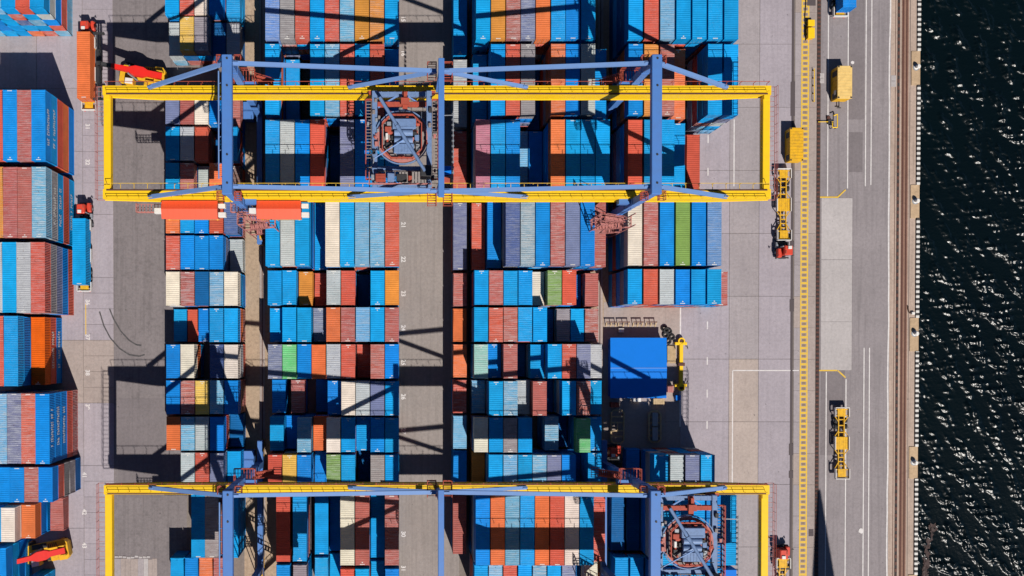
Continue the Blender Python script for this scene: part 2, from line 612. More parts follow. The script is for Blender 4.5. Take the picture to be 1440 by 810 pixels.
# ------------------------------------------------------------------ painted lines
def vline(mb, px, ya, yb, w=0.20, z=0.006, wob=0.0):
    x = gx(px)
    n = max(1, int(abs(gy(ya) - gy(yb)) / 4)) if wob else 1
    pts = []
    for k in range(n + 1):
        y = gy(yb) + (gy(ya) - gy(yb)) * k / n
        dx = wob * math.sin(k * 0.9) * 0.5 + wob * random.uniform(-0.5, 0.5)
        pts.append((x + dx, y))
    for (xa, ya_), (xb, yb_) in zip(pts, pts[1:]):
        mb.add([(xa - w / 2, ya_, z), (xa + w / 2, ya_, z), (xb + w / 2, yb_, z), (xb - w / 2, yb_, z)], [(0, 1, 2, 3)])


def hline(mb, py, xa, xb, w=0.20, z=0.006):
    y = gy(py)
    mb.quad(gx(xa), gx(xb), y - w / 2, y + w / 2, z)


def marking(name, fill, mat, label):
    mb = MB()
    fill(mb)
    return tag(mb.build(name, mat), label, 'marking', kind='structure')


marking('lane_line', lambda m: (vline(m, 1163, -30, 276), vline(m, 1162.6, 523, 900)), M['line'], 'white line along left side of the quay road')
marking('lane_line', lambda m: (vline(m, 1191, -30, 265), vline(m, 1190.4, 533, 900)), M['line'], 'white line beside the yellow trailer on quay road')
marking('lane_line', lambda m: (vline(m, 1216, -30, 262), vline(m, 1215.6, 489, 900)), M['line'], 'left line of the double white lines on quay road')
marking('lane_line', lambda m: (vline(m, 1223.8, -30, 260), vline(m, 1223.2, 489, 900)), M['line'], 'right line of the double white lines on quay road')
marking('edge_line', lambda m: vline(m, 1249.4, -30, 900, w=0.28, wob=0.10), M['line'], 'wavering white edge line where road meets quay strip')
marking('apron_line', lambda m: (vline(m, 1031.5, 168, 262), vline(m, 1030.8, 521, 760), hline(m, 521, 1031, 1124)), M['line'],
        'white line on right apron turning towards the yellow ladder marking')
marking('apron_line', lambda m: vline(m, 957, 395, 600, w=0.24), M['line'], 'white line on apron passing the yellow spreader beam')
marking('lane_dash', lambda m: [vline(m, 995, y, y + 11) for y in (190, 236, 452, 502, 548, 592)] and None, M['line'], 'broken white centre line down the right apron')


def ladder(m):
    for px in (1126.2, 1135.4):
        vline(m, px, -40, 900, w=0.24, z=0.010)
    y = gy(900)
    while y < gy(-40):
        m.quad(gx(1126.8), gx(1134.8), y, y + 0.42, 0.0085)
        y += 1.02


def ladder_squares(m):
    y = gy(900) + 0.5
    while y < gy(-40):
        m.quad(gx(1128.3), gx(1133.3), y, y + 0.44, 0.0075)
        y += 1.02


marking('ladder_marking', ladder, M['yline'], 'long yellow ladder-shaped marking along the crane strip')
marking('ladder_marking_squares', ladder_squares, M['rungfill'], 'row of grey-brown squares between the rungs of the yellow ladder marking')


def corner_line(ya, yb):
    def f(m):
        hline(m, ya, 1152.5, 1178, w=0.26, z=0.02)
        p, q = at(1178, ya), at(1189, yb)
        m.bar((p.x, p.y, 0.02), (q.x, q.y, 0.02), 0.26, 0.02)
    return f


marking('corner_marking', corner_line(277.3, 267), M['yline'], 'yellow line with slanted end above the three pale panels')
marking('corner_marking', corner_line(521, 531), M['yline'], 'yellow line with slanted end below the three pale panels')
marking('faint_yellow_line', lambda m: vline(m, 120.5, 426, 471, w=0.16), M['yline'], 'short faint yellow line between lane numbers 36 and 37')


def number(txt, px, py, label):
    cu = bpy.data.curves.new('lane_number', 'FONT')
    cu.body = txt
    cu.size = 1.1
    cu.align_x = 'CENTER'
    cu.align_y = 'CENTER'
    cu.offset = 0.035
    cu.extrude = 0.001
    cu.materials.append(M['line'])
    o = bpy.data.objects.new('lane_number', cu)
    COL.objects.link(o)
    p = at(px, py)
    o.location = (p.x, p.y, 0.012)
    o.rotation_euler = (0, 0, -math.pi / 2)
    tag(o, label, 'number', 'white lane numbers', 'structure')


for k in range(15, 32):
    if k in (17, 18, 19, 20, 28, 29):
        continue
    number(str(k), 566.5 + 0.5, 26.5 + (k - 15) * 48.3, f'white lane number {k} painted on middle road')
for k, y in ((31, 178), (32, 228), (36, 425), (37, 474), (38, 524), (39, 572), (41, 668), (42, 720), (43, 767)):
    number(str(k), 123 if k < 40 else 118.5, y, f'white lane number {k} painted on left apron')

# skid marks
for pts, lab in (([(140, 438), (146, 458), (155, 475), (168, 490), (182, 499), (196, 501), (206, 498)], 'outer curved black skid mark on left asphalt lane'),
                 ([(154, 434), (160, 449), (170, 466), (182, 479), (192, 485), (201, 486)], 'inner curved black skid mark on left asphalt lane')):
    mb = MB()
    pp = [at(x, y) for x, y in pts]
    sm = []
    for a_, b_ in zip(pp, pp[1:]):
        for t in (0, 0.25, 0.5, 0.75):
            sm.append(a_.lerp(b_, t))
    for a_, b_ in zip(sm, sm[1:]):
        d = (b_ - a_).normalized()
        s = Vector((-d.y, d.x, 0)) * 0.13
        mb.add([(a_ - s).to_tuple()[:2] + (0.009,), (b_ - s).to_tuple()[:2] + (0.009,), (b_ + s).to_tuple()[:2] + (0.009,), (a_ + s).to_tuple()[:2] + (0.009,)], [(0, 1, 2, 3)])
    tag(mb.build('skid_mark', M['skid']), lab, 'skid mark', kind='structure')

# ------------------------------------------------------------------ rails and slots
def rail_thing(name, px, mat, label, w=0.14, z0=-0.04, z1=0.05, y0=Y0, y1=Y1):
    x = gx(px)
    return tag(MB().box(x - w / 2, x + w / 2, y0, y1, z0, z1).build(name, mat), label, 'rail', kind='structure')


def slot(name, px, w, mat, label, teeth=0.0, teethmat=None, z=-0.004, y0=Y0, y1=Y1):
    x = gx(px)
    mb = MB().quad(x - w / 2, x + w / 2, y0, y1, z)
    if teeth:
        mb.mi = 1
        y = -60.0
        while y < 75:
            mb.box(x - w * 0.42, x + w * 0.42, y, y + teeth * 0.5, z, z + 0.05)
            y += teeth
    return tag(mb.build(name, [mat, teethmat or mat]), label, 'rail', kind='structure')


for X in (-24.7, 39.0):
    s = 'left' if X < 0 else 'right'
    tag(MB().box(X - 0.5, X + 0.5, Y0, Y1, -0.05, 0.02).build('rail_footing', M['g_tan']), f'concrete footing strip under the {s} crane rail', 'footing', kind='structure')
    tag(MB().box(X - 0.06, X + 0.06, Y0, Y1, 0.015, 0.12).build('crane_rail', M['railbrown']), f'rusty steel rail carrying the {s} crane legs', 'rail', kind='structure')
slot('cable_slot', 1113.6, 0.42, M['slotgrey'], 'dark cable slot along right apron beside parked trailers', z=0.008)
for ya, yb in ((115, 163), (421, 438), (339, 347), (624, 640), (662, 672)):
    tag(MB().box(gx(1113.6) - 0.42, gx(1113.6) + 0.42, gy(yb), gy(ya), -0.03, 0.03).build('slot_cover', M['slotgrey']),
        {115: 'long grey steel cover over cable slot above the yellow generator box', 421: 'short grey steel cover over cable slot level with blue shed',
         339: 'small steel cover over cable slot beside red tractor', 624: 'steel cover over cable slot left of yellow trailer',
         662: 'lowest small steel cover over the cable slot'}[ya], 'cover', 'steel slot covers', 'structure')
slot('rail_groove', 1150, 0.62, M['railbrown'], 'brown quay crane rail groove beside the ladder marking', 0.8, M['raildark'], z=0.004)
slot('toothed_groove', 1261.8, 0.48, M['raildark'], 'dark toothed groove along the tan quay strip', 1.3, M['railbrown'], z=-0.010)
slot('rail_trench', 1271, 1.3, M['g_trench'], 'shallow trench between the twin rails on quay strip', z=-0.016)
rail_thing('quay_rail', 1268.3, M['railbrown'], 'left brown rail of the twin rails near quay edge', 0.26)
rail_thing('quay_rail', 1273.3, M['railbrown'], 'right brown rail of the twin rails near quay edge', 0.22)
rail_thing('quay_joint', 1278, M['slotgrey'], 'thin dark joint between twin rails and painted kerb', 0.08, z1=-0.006)
rail_thing('quay_joint', 1257.5, M['railbrown'], 'thin brown joint left of the toothed groove', 0.10, z1=-0.006)

# painted kerb along the quay edge, broken by the bollard pads
PADS = [(72, 120, 95), (260, 307, 283), (447, 494, 469), (628, 673, 650), (808, 860, 832), (-115, -68, -92)]
edges = sorted([(gy(b), gy(a)) for a, b, _ in PADS])
cuts = [-120.0] + [v for e in edges for v in e] + [140.0]
names = ['beyond the bottom of the picture', 'between lowest and fourth bollard pads', 'between fourth and third bollard pads', 'between third and second bollard pads',
         'between second and first bollard pads', 'above the first bollard pad', 'beyond the top of the picture']
for k in range(0, len(cuts), 2):
    y0, y1 = cuts[k], cuts[k + 1]
    mb = MB()
    y, i = y0, 0
    while y < y1 - 0.1:
        mb.mi = i % 2
        e = min(y + 0.47, y1)
        mb.box(QX - 0.62, QX - 0.02, y, e - 0.012, -0.02, 0.24 + 0.002 * (i % 2))
        y += 0.47
        i += 1
    tag(mb.build('quay_kerb', [M['mark'], M['kerbdark']]), f'black and white painted kerb {names[k // 2]}', 'kerb', kind='structure')
for k, (a_, b_, c_) in enumerate(PADS[:5]):
    nm = ['first', 'second', 'third', 'fourth', 'lowest'][k]
    mb = MB().bevbox(gx(1279.5), QX - 0.02, gy(b_), gy(a_), -0.05, 0.10, 0.03)
    tag(mb.build('bollard_pad', M['g_pad']), f'tan concrete pad of the {nm} bollard from the top', 'pad', kind='structure')
    root = empty('mooring_bollard', (gx(1286), gy(c_), 0.10))
    tag(root, f'white mooring bollard on the {nm} pad from the top', 'bollard', 'white mooring bollards')
    m1 = MB()
    prof = [(0.42, 0.0), (0.42, 0.06), (0.28, 0.12), (0.25, 0.45), (0.34, 0.62)]
    for (r0, z0), (r1, z1) in zip(prof, prof[1:]):
        m1.tube((0, 0, z0), (0, 0, z1), r0, 16, r1)
    m1.build('post', M['white'], root)
    m2 = MB().tube((-0.10, 0.02, 0.60), (0.03, 0, 0.74), 0.36, 16, 0.44).tube((0.03, 0, 0.74), (0.05, 0, 0.88), 0.44, 16, 0.30)
    m2.build('cap', M['white'], root)
    m3 = MB().tube((0, 0, -0.02), (0, 0, 0.035), 0.62, 18)
    m3.build('base_plate', M['steel'], root)
# quay edge nosing at the pads
root = tag(MB().box(QX - 0.28, QX - 0.01, -120, 140, -0.5, -0.03).build('quay_nosing', M['g_pad']), 'pale nosing stone along the lip of the quay', 'kerb', kind='structure')

# ------------------------------------------------------------------ containers
TH = 2.65                      # tier height
CW = 2.438
LEN = {20: 6.058, 40: 12.192}
PAL = {  # sunlit sRGB colour, wear, colour words
    's': ((0, 172, 248), 0.2, 'sky-blue'), 'b': ((0, 150, 244), 0.16, 'bright blue'), 'n': ((0, 108, 178), 0.2, 'deep blue'),
    'l': ((112, 188, 232), 0.75, 'faded light blue'), 'u': ((104, 152, 220), 0.8, 'cornflower blue'), 'c': ((84, 108, 168), 0.45, 'steel blue'),
    'g': ((130, 138, 178), 0.5, 'slate grey'), 'k': ((162, 152, 156), 0.6, 'dull grey'), 'e': ((196, 204, 208), 0.85, 'weathered pale grey'),
    'w': ((250, 238, 222), 0.22, 'cream white'), 'r': ((228, 100, 78), 0.42, 'terracotta red'), 'd': ((196, 104, 96), 0.6, 'dusty red'),
    'o': ((250, 130, 76), 0.35, 'orange'), 'a': ((238, 158, 70), 0.35, 'amber'), 'y': ((250, 206, 96), 0.45, 'yellow'),
    'G': ((136, 172, 92), 0.5, 'olive green'), 'M': ((112, 208, 132), 0.4, 'mint green'), 'm': ((128, 84, 72), 0.5, 'brown'),
    'p': ((196, 122, 146), 0.35, 'mauve'), 't': ((160, 216, 206), 0.55, 'pale turquoise'), 'O': ((255, 108, 22), 0.12, 'vivid orange'),
    'L': ((150, 186, 206), 1.0, 'streaked light blue'), 'K': ((60, 80, 76), 0.5, 'dark green'),
}


def corrugate(n_len, x, y0, y1, z0, z1, pitch, depth, sgn):
    """trapezoid profile along y on a wall at x, pushed inwards"""
    pts = []
    n = max(2, int(round((y1 - y0) / pitch)))
    p = (y1 - y0) / n
    for k in range(n):
        a = y0 + k * p
        pts += [(0, a), (0, a + p * 0.28), (depth, a + p * 0.44), (depth, a + p * 0.84)]
    pts.append((0, y1))
    vs, fs = [], []
    for d, y in pts:
        xx = x - sgn * d
        vs += [(xx, y, z0), (xx, y, z1)]
    for k in range(len(pts) - 1):
        q = (2 * k, 2 * k + 2, 2 * k + 3, 2 * k + 1)
        fs.append(q if sgn > 0 else q[::-1])
    return vs, fs


def container_parts(L, detailed=True, marks=(1, 1)):
    w, l, h = CW / 2, L / 2, TH - 0.012
    body = MB()
    # corner posts, rails, castings
    for sx in (-1, 1):
        for sy in (-1, 1):
            x0, x1 = sorted((sx * w, sx * (w - 0.13)))
            y0, y1 = sorted((sy * l, sy * (l - 0.16)))
            body.box(x0, x1, y0, y1, 0.0, h - 0.10)
            x0, x1 = sorted((sx * (w + 0.004), sx * (w - 0.16)))
            y0, y1 = sorted((sy * (l + 0.004), sy * (l - 0.18)))
            body.box(x0, x1, y0, y1, h - 0.10, h)
        x0, x1 = sorted((sx * (w - 0.003), sx * (w - 0.09)))
        body.box(x0, x1, -l + 0.16, l - 0.16, h - 0.13, h - 0.035)
        body.box(x0, x1, -l + 0.16, l - 0.16, 0.0, 0.16)
        body.add(*corrugate(0, sx * (w - 0.02), -l + 0.16, l - 0.16, 0.15, h - 0.12, 0.30, 0.05, sx))
    body.box(-w + 0.13, w - 0.13, l - 0.12, l - 0.02, h - 0.12, h - 0.03)
    body.box(-w + 0.13, w - 0.13, -l + 0.02, -l + 0.12, h - 0.12, h - 0.03)
    body.box(-w + 0.13, w - 0.13, -l + 0.02, -l + 0.12, 0.0, 0.16)
    body.box(-w + 0.13, w - 0.13, l - 0.12, l - 0.02, 0.0, 0.14)
    # front wall (at -y): vertical corrugations
    n = 9
    p = (2 * w - 0.26) / n
    vs, fs = [], []
    pts = []
    for k in range(n):
        a = -w + 0.13 + k * p
        pts += [(a, 0), (a + p * .28, 0), (a + p * .44, 0.045), (a + p * .84, 0.045)]
    pts.append((w - 0.13, 0))
    for x, d in pts:
        vs += [(x, -l + 0.03 + d, 0.15), (x, -l + 0.03 + d, h - 0.11)]
    for k in range(len(pts) - 1):
        fs.append((2 * k, 2 * k + 2, 2 * k + 3, 2 * k + 1))
    body.add(vs, fs)
    body.quad(-w + 0.1, w - 0.1, -l + 0.1, l - 0.1, 0.14)
    # roof: cross corrugations
    roof = MB()
    zt, zd = h - 0.022, h - 0.052
    n = int(round((L - 0.5) / 0.36))
    p = (L - 0.5) / n
    pr = [(-l + 0.06, zt)]
    for k in range(n):
        a = -l + 0.25 + k * p
        pr += [(a, zt), (a + p * 0.34, zt), (a + p * 0.5, zd), (a + p * 0.84, zd)]
    pr += [(l - 0.25, zt), (l - 0.06, zt)]
    vs, fs = [], []
    for y, z in pr:
        vs += [(-w + 0.05, y, z), (w - 0.05, y, z)]
    for k in range(len(pr) - 1):
        fs.append((2 * k, 2 * k + 1, 2 * k + 3, 2 * k + 2))
    roof.add(vs, fs)
    roof.mi = 1
    if marks[0]:
        for q in range(4):
            roof.box(-0.42 + q * 0.21, -0.42 + q * 0.21 + 0.17, l - 0.24, l - 0.10, zt - 0.01, zt + 0.012)
    if marks[1]:
        for q in range(4):
            roof.box(-0.42 + q * 0.21, -0.42 + q * 0.21 + 0.17, -l + 0.10, -l + 0.24, zt - 0.01, zt + 0.012)
        roof.box(-0.10, 0.10, -l + 0.42, -l + 0.58, zt - 0.05, zt + 0.012)
    # doors (at +y)
    door = MB()
    door.box(0.02, w - 0.14, l - 0.10, l - 0.045, 0.16, h - 0.13)
    for zz in (0.55, 1.15, 1.75):
        door.box(0.10, w - 0.2, l - 0.046, l - 0.03, zz, zz + 0.32)
    rods = MB()
    for xx in (0.28, 0.78):
        rods.tube((xx, l - 0.02, 0.12), (xx, l - 0.02, h - 0.10), 0.022, 6)
        rods.box(xx - 0.02, xx + 0.26, l - 0.028, l - 0.008, 1.0, 1.05)
    return body, roof, door, rods


CM = {}
for L in (20, 40):
    for mk in ((1, 1), (0, 1), (1, 0), (0, 0)):
        body, roof, door, rods = container_parts(LEN[L], marks=mk)
        if mk == (1, 1):
            for nm, q, mats in (('body', body, [M['paint']]), ('door', door, [M['paint']]), ('lock_rods', rods, [M['steel']])):
                me = q.mesh(f'container_{nm}')
                for m_ in mats:
                    me.materials.append(m_)
                CM[(L, nm)] = me
            # everything of one container as arrays, for the mass of hidden lower tiers
            allm = MB()
            for q in (body, roof, door):
                allm.mi = 0
                allm.add(q.v, q.f)
            for sgn in (1,):
                allm.add([(-x, y, z) for x, y, z in door.v], [f[::-1] for f in door.f])
            CM[(L, 'all')] = (np.array(allm.v), [np.array(f) for f in allm.f])
        me = roof.mesh('container_roof')
        me.materials.append(M['paint'])
        me.materials.append(M['mark'])
        CM[(L, 'roof', mk)] = me

CONT = []                      # every container: dict


def stack(block, row_name, row_i, slot_i, code, tiers, L, x, y, below=None, flip=None):
    """a stack of containers centred at x, y; code is the colour of the top one"""
    if tiers <= 0:
        return
    cols = [code]
    pool = 'sbsbrdndogskebrsl'
    for k in range(1, tiers):
        cols.append(below[k - 1] if below and k - 1 < len(below) else random.choice(pool))
    for k in range(tiers):
        CONT.append(dict(block=block, row=row_name, ri=row_i, slot=slot_i, L=L, x=x + random.uniform(-.03, .03), y=y + random.uniform(-.05, .05),
                         z=0.02 + (tiers - 1 - k) * TH, code=cols[k], down=k, tiers=tiers,
                         rot=(random.random() < 0.5) if flip is None else flip))


ROWY, ROWP = 0.2, 6.5


def parse(s):
    out = []
    for tok in s.split():
        c = tok[0]
        t = int(tok[1]) if len(tok) > 1 else 0
        dx = float(tok[3:]) if len(tok) > 2 and tok[2] == '+' else 0.0
        out.append((c, t, dx))
    return out


def block(name, x0, pitch, rows, first=None):
    for i, (L, r, s) in enumerate(rows):
        y = ROWY + ROWP * (r + (1 if L == 40 else 0.5))
        toks = parse(s)
        if first is not None:
            c, t, dx = toks[0]
            stack(name, (L, r), i, 0, c, t, L, first + CW / 2 + dx, y)
            toks = toks[1:]
        for k, (c, t, dx) in enumerate(toks):
            stack(name, (L, r), i, k + (1 if first is not None else 0), c, t, L, x0 + pitch * k + CW / 2 + dx, y)


A_ROWS = [(20, 9, 's3 r3 w3 b3 s2'), (20, 8, 'e2 y3 k3 n2 e2'), (20, 6, 'g3 d3 w3 b3 d2'), (20, 5, 's3 e3 r3 n1 s3'),
          (20, 4, 's3 d3 e2 o3 m2'), (20, 3, 'o3 s3 b3 r3 c3'), (20, 2, 'r3 b3 b3 b3 e1'), (20, 1, 'w3 d3 n3 l3 w3'),
          (20, 0, 's1 r1 b2 s3 s3'), (20, -1, 'b3 w3 .0 c3 w3'), (20, -2, 'b3 d3 y3 l3 b3'), (20, -3, 'o3 l3 e3 b3 n1'),
          (20, -4, '.0 e3 r3 g3 s2'), (40, -6, '.0 s3+1.8 k3+1.7 .0 s3'), (20, -7, 's2 b2 o2 d2 .0')]
B_ROWS = [(40, 8, 'u5 k5 r5 s5 r5 l5 a5 a5 s5'), (40, 6, 's5 s2 K1 s5 l5 r5 s5 r5 b4'), (40, 4, 's5 e5 b5 r5 n1 g5 b5 s5 b5'),
          (40, 2, 's5 e5 s5 s2 w5 s5 l5 l5 r5'), (20, 1, 's4 s4 a3 r2 e4 r4 n1 s4 a4'), (20, 0, 's3 s4 s4 g3 o4 d4 l4 s4 d4'),
          (20, -1, 'g4 M4 b4 o4 e4 r4 r2 d4 b4'), (20, -2, 'b2 d2+0.9 .0 n1 b3 w4 e4 g4 s4'), (20, -3, 's3 b2 l4 o3 w4 s4 s3 b4 s4'),
          (20, -4, 'r4 y4 b4 b2 G4 s4 n1 k4 s4'), (40, -6, 'r4+1.4 s4+1.8 .0 s2 b1 w5 d5 s3 d5'), (20, -7, 'b4+1.4 k4+1.8 .0 s2 s1 r5 s5 s3 b5')]
C_ROWS = [(40, 8, 's2 s5 a5 d5 g5 o5 s5 b5 s5 n1'), (40, 6, 'e2 s3 s5 r5 k5 n1 o5 b5 e5 s4'), (40, 4, 'r2 p5 s5 b5 l2 b2 o5 s5 s5 s5'),
          (40, 2, 'g2 r2 b3 c5 L5 b5 d5 g5 b5 d4'), (20, 1, 'd2 s4 d4 s4 s4 w3 G4 r4 n1 d2'), (20, 0, 'o2 s4 r4 d4 s4 s4 n1 k2 s2 d2'),
          (20, -1, 'o2 t4 b3 d4 n1 s3 s4 r4 g4 e3'), (20, -2, 'r2 l2 s4 l4 e3 d4 n1 s4 d4 s3'), (20, -3, 'l2 w4 s4 k4 s4 .0 l3 n1 M4 s3'),
          (20, -4, 'b2 a2 s4 l4 s4 l4 g4 b4 n1 s3'), (40, -6, 'd2 b5 o5 l5 s5 o5 r5 w5 s5 r4'), (20, -7, '.0 s4 l4 r4 s4 l4 s4 g4 n1 w2')]
D_ROWS = [(40, 8, 's5 r5 l5 s5 s5 s5 s5'), (40, 6, 'b5 a5 d5 o4 n1 s5 s5'), (40, 4, 'r5 s5 s5 s4 o1 r1'), (40, 2, 'w5 d5 b5 G5 b5 u5'),
          (20, 1, 's5 r5 e5 b5 s5 s5 d3+0.4'), (20, -4, '.0 b1 s4 e4 g4 s4'), (40, -6, 'n1 n1 s5 b5 s5 b5 s5'), (20, -7, 's2 s2 s5 b5 s5 s5 s5')]
block('A', -40.75, 2.61, A_ROWS)
block('B', -22.1, 2.585, B_ROWS)
block('C', 14.3, 2.585, C_ROWS, first=10.95)
block('D', 40.6, 2.75, D_ROWS)
# stacks at the left edge: (length, y of lower end, x of right side, [(colour, tiers, colours below) from right to left])
L_ROWS = [
    (40, 57.9, -60.3, [('s', 5, 'ebrl'), ('r', 5, 'slsr'), ('s', 5, 'rcso'), ('l', 5, 'ssss'), ('s', 5, 'rbbs'), ('s', 4, ''), ('r', 4, '')]),
    (40, 31.75, -60.05, [('b', 5, 'sror'[:3] + 'b'), ('d', 5, ''), ('b', 5, ''), ('r', 5, ''), ('s', 4, '')]),
    (40, 18.45, -60.05, [('l', 5, 'kksrs'[1:]), ('d', 5, ''), ('d', 5, ''), ('a', 5, ''), ('s', 4, '')]),
    (40, 5.45, -60.25, [('r', 5, 'kgbr'), ('e', 5, ''), ('s', 5, ''), ('e', 5, ''), ('b', 4, '')]),
    (40, -7.3, -60.05, [(None, 0, ''), ('O', 3, 'rb'), ('s', 5, 'bgbs'), ('r', 5, ''), ('b', 4, '')]),
    (40, -20.75, -59.55, [('b', 5, 'bbrd'), ('r', 5, ''), ('g', 5, ''), ('l', 5, ''), ('r', 4, '')]),
    (20, -27.4, -59.1, [('b', 5, 'rkkn'), ('d', 5, ''), ('b', 5, ''), ('b', 5, ''), ('s', 4, '')]),
    (20, -34.75, -61.35, [('d', 1, ''), (None, 0, ''), (None, 0, '')]),
    (20, -34.9, -64.35, [('o', 3, 'bb'), ('w', 4, 'rbr'), ('s', 4, '')]),
    (40, -48.2, -68.4, [('b', 4, 'sbs'), ('s', 4, '')]),
    (40, -54.6, -63.9, [('b', 3, 'ss')]),
]
for i, (L, ylo, xr, st) in enumerate(L_ROWS):
    for k, (c, t, below) in enumerate(st):
        if c:
            stack('L', (L, i), i, k, c, t, L, xr - CW / 2 - 2.47 * k, ylo + LEN[L] / 2, below=below, flip=False)

# which containers show largest in the picture
def seen(c):
    p = at(0, 0)
    zt = c['z'] + TH
    s = F / (CAM_H - zt)
    x0, x1 = PCX + (c['x'] - CW / 2) * s, PCX + (c['x'] + CW / 2) * s
    y0, y1 = 484 - (c['y'] + LEN[c['L']] / 2) * s, 484 - (c['y'] - LEN[c['L']] / 2) * s
    ix = max(0, min(1440, x1) - max(0, x0))
    iy = max(0, min(810, y1) - max(0, y0))
    if c['down'] == 0:
        a = ix * iy
        if c['tiers'] == 1:
            a *= 0.25
        elif c['tiers'] == 2:
            a *= 0.55 if c['block'] in 'BCD' else 0.8
        return a
    if c['block'] == 'L' and c['slot'] == 0:
        return 7.5 * iy * 0.9 if x1 > 0 else 0
    if c['block'] == 'L' and c['ri'] in (4, 8) and c['slot'] in (0, 1):
        return 7.5 * iy * 0.9 if x1 > 0 else 0
    return 0.0


for c in CONT:
    c['area'] = seen(c)
order = sorted(range(len(CONT)), key=lambda i: -CONT[i]['area'])
single = set(i for i in order[:312] if CONT[i]['area'] > 60)
ORD = ['first', 'second', 'third', 'fourth', 'fifth', 'sixth', 'seventh', 'eighth', 'ninth', 'tenth', 'eleventh', 'twelfth', 'thirteenth', 'fourteenth', 'fifteenth']
BN = {'A': 'narrow left block', 'B': 'block left of road', 'C': 'block right of road', 'D': 'apron block'}


def jitter(code):
    (r, g, b), wear, words = PAL[code]
    k = random.uniform(0.90, 1.08)
    col = rgb(r, g, b, k)
    return (*[min(0.85, v * random.uniform(0.95, 1.05)) for v in col], min(1.0, max(0.0, wear + random.uniform(-0.18, 0.25))))


rest = []
for i, c in enumerate(CONT):
    col = jitter(c['code'])
    if c['block'] == 'L' and c['code'] not in 'Obs':
        col = (*col[:3], min(1.0, col[3] + 0.1))
    if i not in single:
        rest.append((c, col))
        continue
    L = c['L']
    mk = random.choice(((1, 1), (1, 1), (1, 0), (0, 1), (0, 0)))
    o = inst('shipping_container', CM[(L, 'body')])
    o.location = (c['x'], c['y'], c['z'])
    o.rotation_euler = (0, 0, math.pi if c['rot'] else 0)
    size = 'long' if L == 40 else 'short'
    words = PAL[c['code']][2]
    if c['block'] == 'L':
        lab = f"{words} {size} container, {ORD[c['slot']]} from right, {'top' if c['down'] == 0 else ORD[c['down']]} tier, {ORD[c['ri']]} edge row"
    else:
        lab = f"{words} {size} container, {ORD[c['slot']]} from left in {ORD[c['ri']]} row, {BN[c['block']]}"
    tag(o, lab, 'container', 'stacked shipping containers')
    kids = [inst('roof', CM[(L, 'roof', mk)], o)]
    d1 = inst('door', CM[(L, 'door')], o)
    inst('lock_rods', CM[(L, 'lock_rods')], d1)
    d2 = inst('door', CM[(L, 'door')], o)
    d2.scale = (-1, 1, 1)
    inst('lock_rods', CM[(L, 'lock_rods')], d2)
    for q in [o, d1, d2] + kids:
        q.color = col
    c['obj'] = o

# the lower tiers and half-hidden ones as one mass
V, FC, FT, PC, nv = [], [], [], [], 0
for c, col in rest:
    v, faces = CM[(c['L'], 'all')]
    s = -1 if c['rot'] else 1
    V.append(v * np.array([s, s, 1]) + np.array([c['x'], c['y'], c['z']]))
    for f in faces:
        FC.append(f + nv)
        FT.append(len(f))
    PC.append((col, sum(len(f) for f in faces)))
    nv += len(v)
me = bpy.data.meshes.new('container_mass')
V = np.concatenate(V)
loops = np.concatenate(FC)
FT = np.array(FT)
me.vertices.add(len(V))
me.vertices.foreach_set('co', V.astype(np.float32).ravel())
me.loops.add(len(loops))
me.loops.foreach_set('vertex_index', loops.astype(np.int32))
me.polygons.add(len(FT))
me.polygons.foreach_set('loop_start', np.concatenate([[0], np.cumsum(FT)[:-1]]).astype(np.int32))
me.polygons.foreach_set('loop_total', FT.astype(np.int32))
me.update(calc_edges=True)
ca = me.color_attributes.new('paint', 'FLOAT_COLOR', 'CORNER')
buf = np.concatenate([np.tile(np.array(col, np.float32), (n, 1)) for col, n in PC])
ca.data.foreach_set('color', buf.ravel())
me.materials.append(M['stack_paint'])
tag(inst('lower_container_tiers', me), 'mass of half-hidden containers under and between the stacked ones', 'containers', kind='stuff')


def lettering(c, ya, yb, h=0.9):
    """worn white letter-like marks too small to read, along a side wall"""
    o = c['obj']
    mb = MB()
    y = ya
    x = CW / 2 + 0.008
    while y < yb:
        w = random.uniform(0.22, 0.36)
        if random.random() < 0.14:
            y += 0.45
            continue
        z0 = 0.95 + random.uniform(0, 0.1)
        z1 = z0 + h * random.uniform(0.8, 1.0)
        mb.box(x - 0.02, x, y, y + w * 0.35, z0, z1)
        for zz in random.sample((z0, (z0 + z1) / 2 - 0.06, z1 - 0.14), 2):
            mb.box(x - 0.02, x - 0.001, y + w * 0.35, y + w, zz, zz + 0.14)
        y += w + 0.14
    tag(mb.build('lettering', M['mark'], o), kind='stuff')


for c in CONT:
    if c.get('obj') and c['block'] == 'L' and not c['rot']:
        key = (c['ri'], c['slot'], c['down'])
        if key in ((0, 0, 4), (1, 0, 0), (1, 0, 1), (2, 0, 1), (2, 0, 2), (2, 0, 4), (4, 1, 1), (4, 1, 2), (5, 0, 0), (5, 0, 1), (5, 0, 2)):
            lettering(c, -3.2, 3.4)
        elif key in ((6, 0, 2), (6, 0, 3), (8, 0, 1)):
            lettering(c, -2.2, 2.2)

# ------------------------------------------------------------------ gantry cranes
def railing(mb, pts, h=1.1, step=1.75, r=0.045, mid=True):
    for p, q in zip(pts, pts[1:]):
        p, q = Vector(p), Vector(q)
        L = (q - p).length
        n = max(1, int(round(L / step)))
        for k in range(n + 1):
            a = p.lerp(q, k / n)
            mb.bar(a, a + Vector((0, 0, h)), 2 * r, 2 * r, up=(0, 1, 0))
        for hh in ((h, h * 0.5) if mid else (h,)):
            mb.bar(p + Vector((0, 0, hh)), q + Vector((0, 0, hh)), 2 * r, 2 * r)


